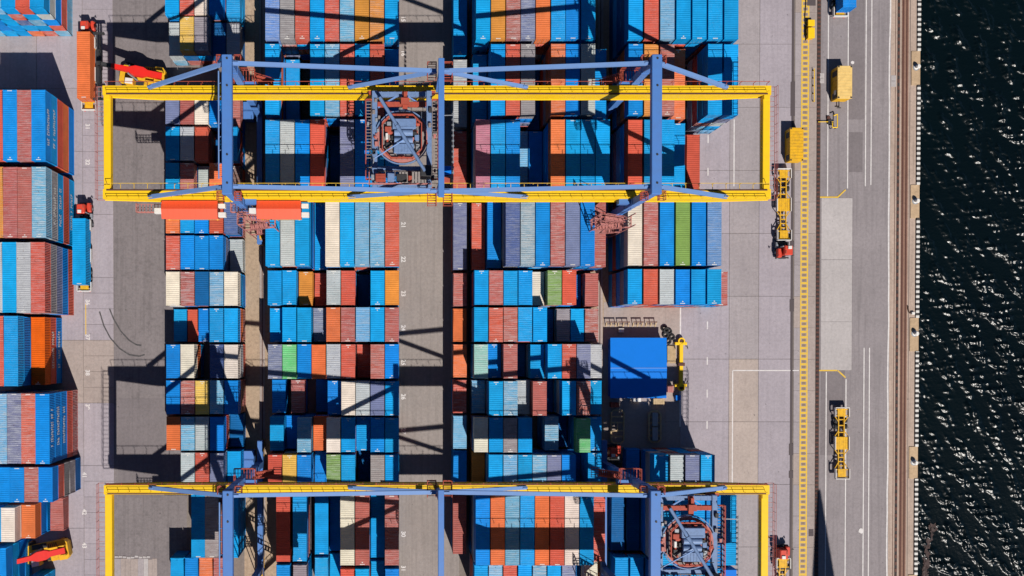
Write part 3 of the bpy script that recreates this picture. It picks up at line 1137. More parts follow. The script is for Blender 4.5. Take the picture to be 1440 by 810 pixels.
def grating(mb, x0, x1, y0, y1, z, step=0.6, hw=0.06):
    """open platform: edge channels and cross slats"""
    mb.box(x0, x1, y0, y0 + 0.08, z - 0.12, z)
    mb.box(x0, x1, y1 - 0.08, y1, z - 0.12, z)
    mb.box(x0, x0 + 0.08, y0 + 0.08, y1 - 0.08, z - 0.12, z)
    mb.box(x1 - 0.08, x1, y0 + 0.08, y1 - 0.08, z - 0.12, z)
    if x1 - x0 > y1 - y0:
        n = int((x1 - x0) / step)
        for k in range(1, n):
            a = x0 + (x1 - x0) * k / n
            mb.box(a - hw, a + hw, y0 + 0.08, y1 - 0.08, z - 0.05, z - 0.01)
    else:
        n = int((y1 - y0) / step)
        for k in range(1, n):
            a = y0 + (y1 - y0) * k / n
            mb.box(x0 + 0.08, x1 - 0.08, a - hw, a + hw, z - 0.05, z - 0.01)


def build_crane():
    root = empty('gantry_crane', (7.2, 32.7, 0))
    ZT, ZB = 22.6, 20.05
    # main girders
    for sy in (1, -1):
        y0, y1 = (7.6, 9.1) if sy > 0 else (-9.15, -7.6)
        g = MB()
        # box girder, shallower towards the tips
        pr = [(-54.2, 21.5), (-45.5, ZB), (45.2, ZB), (53.9, 21.5)]
        n_ = len(pr)
        vs_ = []
        for yy in (y0, y1):
            vs_ += [(x, yy, z) for x, z in pr] + [(x, yy, ZT) for x, z in pr]
        fs_ = [(0, 1, 2, 3, 7, 6, 5, 4), (8, 12, 13, 14, 15, 11, 10, 9), (4, 5, 6, 7, 15, 14, 13, 12), (0, 4, 12, 8), (3, 11, 15, 7)]
        fs_ += [(k, 8 + k, 9 + k, k + 1) for k in range(3)]
        g.add(vs_, fs_)
        for (xa, za), (xb_, zb) in zip(pr, pr[1:]):
            g.bar((xa, (y0 + y1) / 2, za - 0.05), (xb_, (y0 + y1) / 2, zb - 0.05), y1 - y0 + 0.24, 0.09)
        x = -53.2
        while x < 53:
            g.box(x, x + 0.05, y0 + 0.06, y1 - 0.06, ZT, ZT + 0.02)
            x += 1.75
        girder = g.build('girder', M['yellow'], root)
        rl = MB()
        yr_ = y0 + 0.16 if sy > 0 else y1 - 0.16
        rl.box(-53.6, 53.3, yr_ - 0.10, yr_ + 0.10, ZT + 0.003, ZT + 0.14)
        rl.build('trolley_rail', M['railbrown'], girder)
        hr = MB()
        yy = y1 + 0.35 if sy > 0 else y1 + 0.75
        railing(hr, [(-53.5, yy, ZT), (53.2, yy, ZT)], 1.05, 2.2, 0.035, False)
        for k in range(0, 50):
            xx = -53.5 + k * 106.7 / 49
            hr.bar((xx, y1 - 0.05, ZT - 0.06), (xx, yy + 0.05, ZT - 0.06), 0.08, 0.08)
        hr.build('handrail', M['redsteel'] if sy > 0 else M['yline'], girder)
        h2 = MB()
        railing(h2, [(-53.5, y0 + 0.45 if sy > 0 else y0 + 0.06, ZT + 0.01), (53.2, y0 + 0.45 if sy > 0 else y0 + 0.06, ZT + 0.01)], 0.95, 1.75, 0.03)
        h2.build('inner_handrail', M['yellow'], girder)
    # end beams and end walkways
    for sx in (-1, 1):
        xa = -54.1 if sx < 0 else 52.65
        e = MB().bevbox(xa, xa + 1.15, -7.58, 7.58, 21.3, ZT - 0.15, 0.06)
        e.box(xa + 0.1, xa + 1.05, -7.58, -6.9, ZT - 0.15, ZT + 0.01)
        e.box(xa + 0.1, xa + 1.05, 6.9, 7.58, ZT - 0.15, ZT + 0.01)
        e.build('end_beam', M['yellow'], root)
        w = MB()
        x0, x1 = (-55.5, -54.25) if sx < 0 else (53.95, 55.1)
        grating(w, x0, x1, -9.2, 9.3, 21.4, 0.8, 0.03)
        wk = w.build('end_walkway', M['pinksteel'], root)
        h = MB()
        xo = x0 + 0.05 if sx < 0 else x1 - 0.05
        railing(h, [(xo, -9.1, 21.4), (xo, 9.2, 21.4)], 1.1, 1.5, 0.022)
        h.build('handrail', M['redsteel'], wk)
    # legs, top beams, sills, bogies
    ZTOP = 33.2
    for sx in (-1, 1):
        xt = xb = sx * 31.85
        for yl_ in (9.76, -9.76):
            m = MB()
            m.bar((xb, yl_, 3.4), (xt, yl_, ZTOP), 1.1, 1.1, up=(0, 1, 0))
            for k in range(1, 6):
                zz = 3.4 + (ZTOP - 3.4) * k / 6
                m.box(xt - 0.61, xt + 0.61, yl_ - 0.61, yl_ + 0.61, zz, zz + 0.12)
            leg = m.build('leg', M['blue'], root)
            gsy = 1 if yl_ > 0 else -1
            br = MB().box(*sorted((xt - sx * 0.6, xt - sx * 2.4)), *sorted((gsy * 9.0, gsy * 9.9)), 20.7, 22.2)
            br.build('girder_bracket', M['blue'], leg)
        t = MB()
        t.bevbox(xt - 0.75, xt + 0.75, -10.45, 10.2, ZTOP, ZTOP + 1.0, 0.07)
        for yy in (-3.4, 3.2):
            t.box(xt - 0.755, xt + 0.755, yy, yy + 0.05, ZTOP + 0.02, ZTOP + 1.005)
        top = t.build('top_beam', M['blue'], root)
        for yy in (9.6, 5.6, -4.6, -8.8):
            MB().tube((xt + 0.05, yy, ZTOP + 0.99), (xt + 0.05, yy, ZTOP + 1.1), 0.16, 10).build('lifting_eye', M['dark'], top)
        if sx < 0:
            c = MB()
            c.tube((xt - 1.5, -7.9, ZTOP - 0.5), (xt - 1.5, 8.2, ZTOP - 0.5), 0.11, 8)
            y = -7.7
            while y < 8.2:
                c.bar((xt - 1.5, y, ZTOP - 0.5), (xt - 0.6, y + 0.1, ZTOP + 0.1), 0.10, 0.06)
                y += 2.0
            c.build('cable_tray', M['stay'], top)
        # cages at the ends of the top beam
        for ye in (10.2, -10.2):
            for s2 in (-1, 1):
                c = MB()
                x0, x1 = sorted((xt + s2 * 0.85, xt + s2 * 1.8))
                grating(c, x0, x1, ye - 0.8, ye + 0.4, ZTOP - 1.4, 0.3)
                railing(c, [(x0, ye - 0.8, ZTOP - 1.4), (x0, ye + 0.4, ZTOP - 1.4), (x1, ye + 0.4, ZTOP - 1.4), (x1, ye - 0.8, ZTOP - 1.4)], 1.0, 0.6, 0.04)
                c.build('cage_platform', M['redsteel'], top)
        s = MB().bevbox(xb - 0.5, xb + 0.5, -14.2, 14.2, 2.1, 3.5, 0.06)
        sill = s.build('sill_beam', M['blue'], root)
        for yb in (-12.6, -8.4, 8.4, 12.6):
            b = MB()
            b.prism([(xb - 0.42, yb - 1.6), (xb + 0.42, yb - 1.6), (xb + 0.42, yb + 1.6), (xb - 0.42, yb + 1.6)], 0.75, 1.3)
            b.prism([(xb - 0.3, yb - 0.6), (xb + 0.3, yb - 0.6), (xb + 0.3, yb + 0.6), (xb - 0.3, yb + 0.6)], 1.3, 2.1)
            bo = b.build('bogie', M['yellow2'], root)
            for k in (-0.95, 0.95):
                MB().tube((xb - 0.16, yb + k, 0.62), (xb + 0.16, yb + k, 0.62), 0.5, 18).build('wheel', M['dark'], bo)
    # electrical cabinet and cable arm at the left foot
    c = MB().bevbox(-35.0, -33.1, 9.0, 12.2, 0.3, 2.7, 0.06)
    c.box(-35.05, -33.05, 10.55, 10.65, 2.68, 2.74)
    c.build('electrical_cabinet', M['blue'], root)
    c = MB().tube((-31.6, -9.6, 4.0), (-31.6, -13.2, 3.4), 0.33, 10).tube((-31.6, -13.2, 3.4), (-31.6, -14.2, 2.4), 0.33, 10, 0.15)
    c.build('cable_arm', M['yellow2'], root)
    # centre beam, its posts and cages
    c = MB().bevbox(-0.44, 0.44, -10.6, 10.1, 32.2, 32.9, 0.05)
    cb = c.build('centre_beam', M['blue'], root)
    for yy in (8.35, -8.38):
        MB().bar((0, yy, ZT), (0, yy, 32.2), 0.7, 0.7, up=(0, 1, 0)).build('centre_post', M['blue'], root)
    for ye in (9.6, -9.9):
        for s2 in (-1, 1):
            c = MB()
            x0, x1 = sorted((s2 * 0.55, s2 * 1.9))
            grating(c, x0, x1, ye - 1.3, ye + 1.2, 27.9, 0.4)
            railing(c, [(x0, ye - 1.3, 27.9), (x0, ye + 1.2, 27.9), (x1, ye + 1.2, 27.9), (x1, ye - 1.3, 27.9)], 1.1, 0.6, 0.05)
            c.build('cage_platform', M['redsteel'], cb)
    # stays
    for sy, yl_, yg in ((1, 9.3, 8.75), (-1, -9.1, -8.9)):
        yc = 9.2 if sy > 0 else -9.15
        for sx in (-1, 1):
            for p, q, w in (((sx * 32.4, yl_, 32.9), (sx * 46.6, yg, 22.8), 0.62),
                            ((sx * 31.3, yl_, 32.9), (sx * 0.6, yc, 29.6), 0.60),
                            ((sx * 0.6, yc, 29.3), (sx * 14.4, yg, 22.8), 0.55)):
                m = MB().bar(p, q, w, w * 0.8)
                d = (Vector(q) - Vector(p)).normalized()
                for e, s in ((p, 1), (q, -1)):
                    m.bar(Vector(e), Vector(e) + d * (0.9 * s), w * 0.35, w * 1.3)
                m.build('stay', M['stay'], root)
    # machinery houses outside the lower girder
    for x0, x1 in ((-44.8, -36.0), (-29.3, -22.4)):
        h = MB().box(x0, x1, -12.0, -9.35, 18.9, 21.6)
        house = h.build('machinery_house', M['housewall'], root)
        r = MB()
        ym = -10.7
        n = 16
        pr = [(-12.25, 21.45), (ym, 21.95), (-9.3, 21.45)]
        r.add([(x0 - 0.15, y, z) for y, z in pr] + [(x1 + 0.15, y, z) for y, z in pr] +
              [(x0 - 0.15, y, z + 0.12) for y, z in pr] + [(x1 + 0.15, y, z + 0.12) for y, z in pr],
              [(6, 9, 10, 7), (7, 10, 11, 8), (0, 1, 4, 3), (1, 2, 5, 4), (0, 3, 9, 6), (2, 8, 11, 5), (0, 6, 7, 1), (1, 7, 8, 2), (3, 4, 10, 9), (4, 5, 11, 10)])
        xx = x0
        while xx < x1:
            for (ya, za), (yb, zb) in zip(pr, pr[1:]):
                r.bar((xx, ya, za + 0.13), (xx, yb, zb + 0.13), 0.05, 0.03)
            xx += 0.9
        r.build('roof', M['houseroof'], house)
        for au in ((x0 - 1.5, x0 - 0.16, -11.3, -10.4), (x1 + 0.16, x1 + 1.4, -11.9, -11.1), (x1 + 0.16, x1 + 1.3, -10.4, -9.7)):
            MB().bevbox(*au, 20.2, 21.2, 0.05).build('air_unit', M['white'], house)
        k = MB()
        for xx in (x0 + 0.4, x1 - 0.4):
            k.bar((xx, -8.6, 20.4), (xx, -12.0, 18.7), 0.25, 0.35)
        k.box(x0, x1, -12.0, -9.2, 18.6, 18.9)
        k.build('bracket', M['yellow'], house)
        g = MB()
        grating(g, x0 - 4.6, x0 - 0.2, -11.0, -9.5, 19.6, 0.5)
        railing(g, [(x0 - 4.6, -9.6, 19.6), (x0 - 4.6, -11.0, 19.6), (x0 - 0.2, -11.0, 19.6)], 1.1, 0.8, 0.05)
        g.build('access_platform', M['pinksteel'], house)
    # stair towers on the lower legs, landings on the upper ones
    for sx in (-1, 1):
        m = MB()
        xa, xb = (-31.6, -27.9) if sx < 0 else (27.6, 31.4)
        z = 2.2
        k = 0
        ya = -13.2
        while z < 20:
            p, q = ((xa, xb), (xb, xa))[k % 2]
            yy = ya + (0.95 if k % 2 else 0.0)
            n = 9
            for s in range(n):
                t = (s + 0.5) / n
                xx, zz = p + (q - p) * t, z + 3.1 * t
                m.box(xx - 0.17, xx + 0.17, yy, yy + 0.85, zz - 0.04, zz)
            for yo in (0, 0.85):
                m.bar((p, yy + yo, z - 0.1), (q, yy + yo, z + 3.0), 0.10, 0.22)
                m.bar((p, yy + yo, z + 1.0), (q, yy + yo, z + 4.1), 0.08, 0.08)
                for s in range(5):
                    t = s / 4
                    xx, zz = p + (q - p) * t, z + 3.1 * t
                    m.bar((xx, yy + yo, zz), (xx, yy + yo, zz + 1.0), 0.07, 0.07, up=(0, 1, 0))
            xl0, xl1 = (q - 0.1, q + 1.0) if q > p else (q - 1.0, q + 0.1)
            grating(m, xl0, xl1, ya, ya + 1.85, z + 3.1, 0.4)
            xo = xl1 if q > p else xl0
            railing(m, [(xl0, ya, z + 3.1), (xl1, ya, z + 3.1)], 1.1, 0.55, 0.05)
            railing(m, [(xo, ya, z + 3.1), (xo, ya + 1.85, z + 3.1)], 1.1, 0.6, 0.05)
            z += 3.1
            k += 1
        for xx in (xa - 0.9, xb + 0.9):
            for yy in (ya, ya + 1.85):
                m.bar((xx, yy, 0.1), (xx, yy, 21.6), 0.14, 0.14, up=(0, 1, 0))
        m.build('stair_tower', M['pinksteel'], root)
        m = MB()
        xo = sx * 32.6
        grating(m, xo - 2.6 * (sx > 0) - 0.4, xo + 2.6 * (sx < 0) + 0.4, 9.5, 11.8, 22.0, 0.45, 0.05)
        x0, x1 = xo - 2.6 * (sx > 0) - 0.4, xo + 2.6 * (sx < 0) + 0.4
        railing(m, [(x0, 9.5, 22), (x0, 11.8, 22), (x1, 11.8, 22), (x1, 9.5, 22)], 1.1, 0.9, 0.035)
        q0 = x1 - 0.2 if sx < 0 else x0 + 0.2
        for s in range(11):
            t = s / 10
            m.box(q0 + (-sx) * (0.2 + 2.4 * t) - 0.14, q0 + (-sx) * (0.2 + 2.4 * t) + 0.14, 10.2, 11.1, 22 - 3.0 * t - 0.04, 22 - 3.0 * t)
        for yo in (10.15, 11.15):
            m.bar((q0, yo, 22.9), (q0 - sx * 2.8, yo, 19.8), 0.09, 0.09)
            m.bar((q0, yo, 21.9), (q0 - sx * 2.8, yo, 18.8), 0.10, 0.2)
        grating(m, *sorted((q0 - sx * 2.6, q0 - sx * 4.0)), 9.8, 11.5, 18.8, 0.4)
        m.build('landing_stair', M['redsteel'], root)
    return root


crane1 = build_crane()
tag(crane1, 'yellow and blue rail gantry crane spanning the upper half of the yard', 'crane', 'rail gantry cranes')
crane2 = copy_tree(crane1)
crane2.location = (7.2, -32.0, 0)
tag(crane2, 'yellow and blue rail gantry crane cut by the lower picture edge', 'crane', 'rail gantry cranes')


def build_trolley():
    """slewing trolley that runs on the girders; origin on the rails"""
    root = empty('crane_trolley')
    for sx in (-1, 1):
        m = MB().bevbox(sx * 4.35 - 0.42, sx * 4.35 + 0.42, -7.7, 7.8, 0.75, 1.55, 0.06)
        for k in range(-3, 4):
            m.box(sx * 4.35 - 0.45, sx * 4.35 + 0.45, k * 2.2, k * 2.2 + 0.08, 0.76, 1.56)
        cb = m.build('carriage_beam', M['bluegrey'], root)
        for yy in (7.76, -7.76):
            w = MB().bevbox(sx * 4.35 - 1.0, sx * 4.35 + 1.0, yy - 0.35, yy + 0.35, 0.25, 0.75, 0.05)
            w.build('wheel_box', M['redsteel'], root)
            for k in (-0.6, 0.6):
                MB().tube((sx * 4.35 + k, yy - 0.12, 0.42), (sx * 4.35 + k, yy + 0.12, 0.42), 0.32, 14).build('wheel', M['dark'], root)
        # side walkway
        x0, x1 = sorted((sx * 4.85, sx * 5.75))
        g = MB()
        grating(g, x0, x1, -6.4, 6.2, 1.2, 0.5)
        wk = g.build('side_walkway', M['grating'], root)
        h = MB()
        xo = x0 if sx < 0 else x1
        railing(h, [(x1 if sx < 0 else x0, 6.2, 1.2), (xo, 6.2, 1.2), (xo, -6.4, 1.2), (x1 if sx < 0 else x0, -6.4, 1.2)], 1.1, 0.9, 0.06)
        h.build('handrail', M['redsteel'], wk)
    for yy, mt in ((5.7, 'redsteel'), (-4.6, 'bluegrey'), (7.3, 'bluegrey'), (-7.3, 'bluegrey')):
        m = MB().bevbox(-3.9, 3.9, yy - 0.38, yy + 0.38, 0.7, 1.4, 0.05)
        for k in range(-3, 4):
            m.box(k * 1.1 - 0.05, k * 1.1 + 0.05, yy - 0.41, yy + 0.41, 0.72, 1.42)
        m.build('cross_beam', M[mt], root)
    for p, q in (((-3.8, 5.2, 1.1), (-0.5, 7.2, 1.1)), ((3.8, 5.2, 1.1), (0.6, 7.2, 1.1)), ((-3.8, -5.0, 1.1), (-0.6, -7.1, 1.1))):
        MB().bar(p, q, 0.22, 0.3).build('brace', M['stay'], root)
    m = MB()
    m.box(0.1, 0.9, 4.6, 7.6, 1.45, 1.75)
    m.box(-0.15, 1.15, 5.4, 6.4, 1.75, 2.5)
    m.box(0.3, 0.8, 6.6, 7.4, 1.75, 2.3)
    m.build('gear_case', M['redsteel'], root)
    # slewing ring and the turning platform on it
    c = (0.05, 0.3)
    MB().ringz(c, 3.55, 4.05, 1.42, 1.75, 40).build('slewing_ring', M['pinksteel'], root)
    MB().ringz(c, 4.2, 4.38, 1.60, 1.95, 40, R(20), R(160)).build('guard_arc', M['bluegrey'], root)
    MB().ringz(c, 4.2, 4.38, 1.60, 1.95, 40, R(195), R(345)).build('guard_arc', M['bluegrey'], root)
    m = MB()
    ch = 1.4
    oc = [(-3.1 + ch, -3.2), (3.1 - ch, -3.2), (3.1, -3.2 + ch), (3.1, 3.6 - ch), (3.1 - ch, 3.6), (-3.1 + ch, 3.6), (-3.1, 3.6 - ch), (-3.1, -3.2 + ch)]
    m.prism(oc, 1.78, 1.95)
    x = -2.9
    while x < 2.9:
        m.box(x, x + 0.06, -1.9, 2.2, 1.95, 2.0)
        x += 0.42
    deck = m.build('turning_deck', M['grating'], root)
    h = MB()
    railing(h, [(x, y, 1.95) for x, y in oc + oc[:1]], 1.1, 0.8, 0.07)
    h.build('handrail', M['redsteel'], deck)
    m = MB().bevbox(-1.5, 2.2, 1.3, 2.9, 2.0, 3.3, 0.08)
    m.box(-1.2, 1.9, 1.5, 1.62, 3.3, 3.36)
    m.tube((-1.2, 0.75, 2.9), (1.7, 0.75, 2.9), 0.55, 16)
    m.build('hoist_drum', M['bluegrey'], deck)
    m = MB().bevbox(-1.3, 1.9, -2.5, -1.0, 2.0, 3.2, 0.08)
    m.tube((-1.2, -0.45, 2.8), (1.7, -0.45, 2.8), 0.5, 16)
    for k in range(6):
        m.box(-1.1 + k * 0.5, -1.05 + k * 0.5, -2.45, -1.05, 3.2, 3.25)
    m.build('hoist_drum', M['bluegrey'], deck)
    m = MB().bevbox(-1.0, 1.4, -0.1, 0.5, 1.98, 2.4, 0.05)
    m.build('well_cover', M['dark'], deck)
    for (x0, x1, y0, y1, zz, mt) in ((-2.6, -2.2, -0.3, 0.7, 3.0, 'white'), (-2.7, -1.7, 1.0, 1.8, 2.7, 'redsteel'), (-2.6, -1.9, -1.6, -0.7, 2.6, 'dark'),
                                     (2.0, 2.7, -0.4, 0.5, 2.7, 'bluegrey'), (-2.4, -1.7, 2.0, 2.6, 2.6, 'steel'), (2.2, 2.8, -1.7, -0.9, 2.5, 'steel')):
        MB().bevbox(x0, x1, y0, y1, 1.98, zz, 0.06).build('cabinet', M[mt], deck)
    for xx, yy in ((-2.1, 0.9), (1.9, 1.0), (-0.2, -2.9), (2.3, 2.2)):
        MB().tube((xx - 0.4, yy, 2.35), (xx + 0.45, yy, 2.35), 0.3, 12).tube((xx + 0.45, yy, 2.35), (xx + 0.6, yy, 2.35), 0.2, 10).build('motor', M['redsteel'], deck)
    rr = random.Random(5)
    for k in range(34):
        a_ = rr.uniform(0, 6.283)
        q_ = rr.uniform(1.2, 3.0)
        x_, y_ = c[0] + q_ * math.cos(a_), c[1] + q_ * math.sin(a_)
        sx_, sy_ = rr.uniform(0.1, 0.34), rr.uniform(0.1, 0.34)
        MB().bevbox(x_ - sx_, x_ + sx_, y_ - sy_, y_ + sy_, 1.96, 2.1 + rr.uniform(0.1, 0.9), 0.03).build(
            'fitting', M[rr.choice(('dark', 'steel', 'bluegrey', 'redsteel', 'grating', 'dark', 'pinksteel'))], deck)
    for k in range(16):
        x_, y_ = rr.uniform(-3.6, 3.2), rr.uniform(-2.8, 3.2)
        ln = rr.uniform(0.8, 2.2)
        if rr.random() < 0.5:
            MB().tube((x_, y_, 2.5), (x_ + ln, y_, 2.5), 0.06, 6).build('pipe', M[rr.choice(('steel', 'dark', 'redsteel'))], deck)
        else:
            MB().tube((x_, y_, 2.6), (x_, y_ + ln, 2.6), 0.06, 6).build('pipe', M[rr.choice(('steel', 'dark', 'redsteel'))], deck)
    for k in range(22):
        sx_ = rr.choice((-1, 1))
        x_, y_ = sx_ * rr.uniform(3.6, 5.4), rr.uniform(-6.8, 6.4)
        w_ = rr.uniform(0.1, 0.28)
        MB().bevbox(x_ - w_, x_ + w_, y_ - w_ * 1.4, y_ + w_ * 1.4, 1.2, 1.7 + rr.uniform(0, 0.4), 0.03).build(
            'fitting', M[rr.choice(('dark', 'steel', 'redsteel', 'grating', 'pinksteel'))], root)
    # tubular mast laid across and its thin brace
    MB().tube((-3.5, 6.1, 3.6), (3.6, -5.6, 4.2), 0.27, 12).tube((-0.8, 1.65, 3.85), (-0.4, 1.0, 3.87), 0.34, 12).build('mast_tube', M['bluegrey'], root)
    MB().tube((-4.5, -3.4, 3.0), (0.2, -0.6, 3.7), 0.10, 8).build('mast_brace', M['stay'], root)
    MB().tube((-4.6, -4.0, 1.6), (-4.4, -3.3, 3.2), 0.10, 8).tube((-5.2, -1.6, 1.6), (-4.5, -3.4, 3.1), 0.07, 8).build('mast_brace', M['steel'], root)
    MB().bevbox(2.9, 4.6, -6.4, -4.6, 1.5, 4.3, 0.1).build('mast_socket', M['dark'], root)
    # rear service platform with drives
    g = MB()
    grating(g, -5.2, 4.6, -7.2, -4.95, 1.55, 0.5)
    pf = g.build('service_platform', M['grating'], root)
    h = MB()
    railing(h, [(-5.2, -4.95, 1.55), (-5.2, -7.2, 1.55), (4.6, -7.2, 1.55)], 1.1, 0.8, 0.06)
    h.build('handrail', M['pinksteel'], pf)
    for (x0, x1, y0, y1, zz, mt) in ((-4.2, -2.6, -6.9, -5.6, 2.7, 'redsteel'), (-2.3, -1.2, -6.9, -5.5, 2.6, 'bluegrey'), (-0.9, 0.8, -6.8, -5.6, 2.2, 'dark'),
                                     (1.0, 1.6, -6.9, -5.3, 2.8, 'redsteel'), (-4.9, -4.4, -6.6, -5.8, 2.9, 'steel')):
        MB().bevbox(x0, x1, y0, y1, 1.55, zz, 0.08).build('drive_unit', M[mt], pf)
    for k in range(5):
        MB().box(-4.1, -2.7, -6.8 + k * 0.24, -6.72 + k * 0.24, 2.7, 2.78).build('cooling_fin', M['redsteel'], pf)
    # festoon loops and blue panel beside it
    m = MB()
    for k in range(12):
        y = 4.0 - k * 0.85
        m.bevbox(8.0, 8.35, y, y + 0.3, 0.9, 1.3, 0.04)
    m.tube((8.2, 4.5, 1.4), (8.2, -6.5, 1.4), 0.06, 6)
    m.bar((5.7, 3.9, 1.15), (8.2, 3.9, 1.4), 0.12, 0.12)
    m.bar((5.7, -5.9, 1.15), (8.2, -5.9, 1.4), 0.12, 0.12)
    m.build('festoon', M['steel'], root)
    MB().bevbox(5.9, 7.9, -5.6, -4.2, 0.9, 1.5, 0.05).build('control_cabinet', M['shed'], root)
    MB().bevbox(5.9, 7.7, -6.8, -5.7, 0.4, 1.3, 0.05).build('control_cabinet', M['redsteel'], root)
    # driver's cab under the trolley
    cb = MB().bevbox(-3.6, -1.4, -2.2, 1.6, -3.0, -0.5, 0.12).build('driver_cab', M['bluegrey'], root)
    MB().box(-3.5, -1.5, -2.26, -2.2, -2.6, -1.2).build('window', M['glass'], cb)
    MB().bar((-2.5, -0.3, -0.5), (-2.5, -0.3, 1.0), 0.5, 0.5, up=(0, 1, 0)).build('cab_hanger', M['bluegrey'], root)
    return root


tr1 = build_trolley()
tr1.location = (at(566, 195, 24).x - 0.1, 32.7, 22.74)
tag(tr1, 'red and grey slewing trolley near the middle of the upper crane', 'trolley', 'crane trolleys')
tr2 = copy_tree(tr1)
tr2.location = (at(966, 758, 24).x, -32.0, 22.74)
tag(tr2, 'red and grey slewing trolley at the quay end of the lower crane', 'trolley', 'crane trolleys')

# ------------------------------------------------------------------ trailers, tractors, trucks
def wheel(parent, x, y, r=0.5, w=0.32):
    t = MB().tube((x - w / 2, y, r), (x + w / 2, y, r), r, 18).build('wheel', M['rubber'], parent)
    s = 1 if x > 0 else -1
    MB().tube((x + s * (w / 2 - 0.02), y, r), (x + s * (w / 2 + 0.03), y, r), r * 0.5, 12).build('rim', M['steel'], t)
    return t


def build_trailer():
    """skeletal terminal trailer, front towards +y"""
    root = empty('terminal_trailer')
    for sx in (-1, 1):
        m = MB()
        pts = [(-6.5, 1.05), (3.6, 1.05), (4.6, 1.25), (6.5, 1.25)]
        for (ya, za), (yb, zb) in zip(pts, pts[1:]):
            m.bar((sx * 0.52, ya, za - 0.2), (sx * 0.52, yb, zb - 0.2), 0.16, 0.40)
        m.build('main_beam', M['yellow2'], root)
    for y0, y1, zz, nm in ((-6.6, -4.9, 1.16, 'rear_platform'), (-1.3, 1.3, 1.16, 'middle_platform'), (4.7, 6.6, 1.36, 'front_platform')):
        hw = 1.12 if nm == 'middle_platform' else 0.72
        m = MB().bevbox(-hw, hw, y0 + 0.1, y1 - 0.1, zz - 0.16, zz, 0.04)
        m.box(-1.2, 1.2, y0 + 0.2, y0 + 0.34, zz - 0.2, zz - 0.02).box(-1.2, 1.2, y1 - 0.34, y1 - 0.2, zz - 0.2, zz - 0.02)
        for k in (-0.75, -0.35, 0.35, 0.75):
            m.box(k - 0.03, k + 0.03, y0 + 0.15, y1 - 0.15, zz, zz + 0.025)
        pf = m.build(nm, M['yellow2'], root)
        for sx in (-1, 1):
            g = MB().box(sx * 1.28 - 0.06, sx * 1.28 + 0.06, y0 + 0.05, y1 - 0.05, zz - 0.3, zz + 0.32)
            g.box(*sorted((sx * 1.1, sx * 1.24)), y0 + 0.2, y0 + 0.4, zz - 0.25, zz - 0.1)
            g.box(*sorted((sx * 1.1, sx * 1.24)), y1 - 0.4, y1 - 0.2, zz - 0.25, zz - 0.1)
            g.build('side_guide', M['white'], pf)
    MB().box(-1.30, 1.30, -6.72, -6.58, 0.9, 1.5).build('rear_guide', M['white'], root)
    MB().box(-1.30, 1.30, 6.60, 6.72, 1.1, 1.7).build('front_guide', M['white'], root)
    # slanting outriggers beside the platforms
    for (p, q) in (((0.55, -4.0), (1.2, -4.95)), ((0.55, -2.3), (1.2, -1.35)), ((0.55, 2.2), (1.2, 1.3)), ((0.55, 3.6), (1.2, 4.75))):
        for sx in (-1, 1):
            MB().bar((sx * p[0], p[1], 1.02), (sx * q[0], q[1], 1.05), 0.12, 0.14).build('outrigger', M['yellow2'], root)
    for y in (-4.4, -3.3, -2.0, 1.9, 2.7, 3.5, 4.3):
        MB().box(-0.44, 0.44, y - 0.09, y + 0.09, 0.75, 0.98).build('cross_member', M['yellow2'], root)
    MB().bar((-0.4, 2.0, 0.9), (0.4, 2.6, 0.9), 0.08, 0.1).build('cross_brace', M['dark'], root)
    MB().bar((0.4, 2.8, 0.9), (-0.4, 3.4, 0.9), 0.08, 0.1).build('cross_brace', M['dark'], root)
    for y in (-4.25, -3.1):
        MB().tube((-1.15, y, 0.5), (1.15, y, 0.5), 0.09, 8).build('axle', M['dark'], root)
        for sx in (-1, 1):
            wheel(root, sx * 1.02, y)
            wheel(root, sx * 0.68, y)
    for sx in (-1, 1):
        MB().box(sx * 0.75 - 0.08, sx * 0.75 + 0.08, 3.2, 3.4, 0.05, 0.95).build('landing_leg', M['dark'], root)
        MB().box(sx * 0.9 - 0.12, sx * 0.9 + 0.12, -6.76, -6.70, 0.6, 0.75).build('tail_lamp', M['red'], root)
    return root


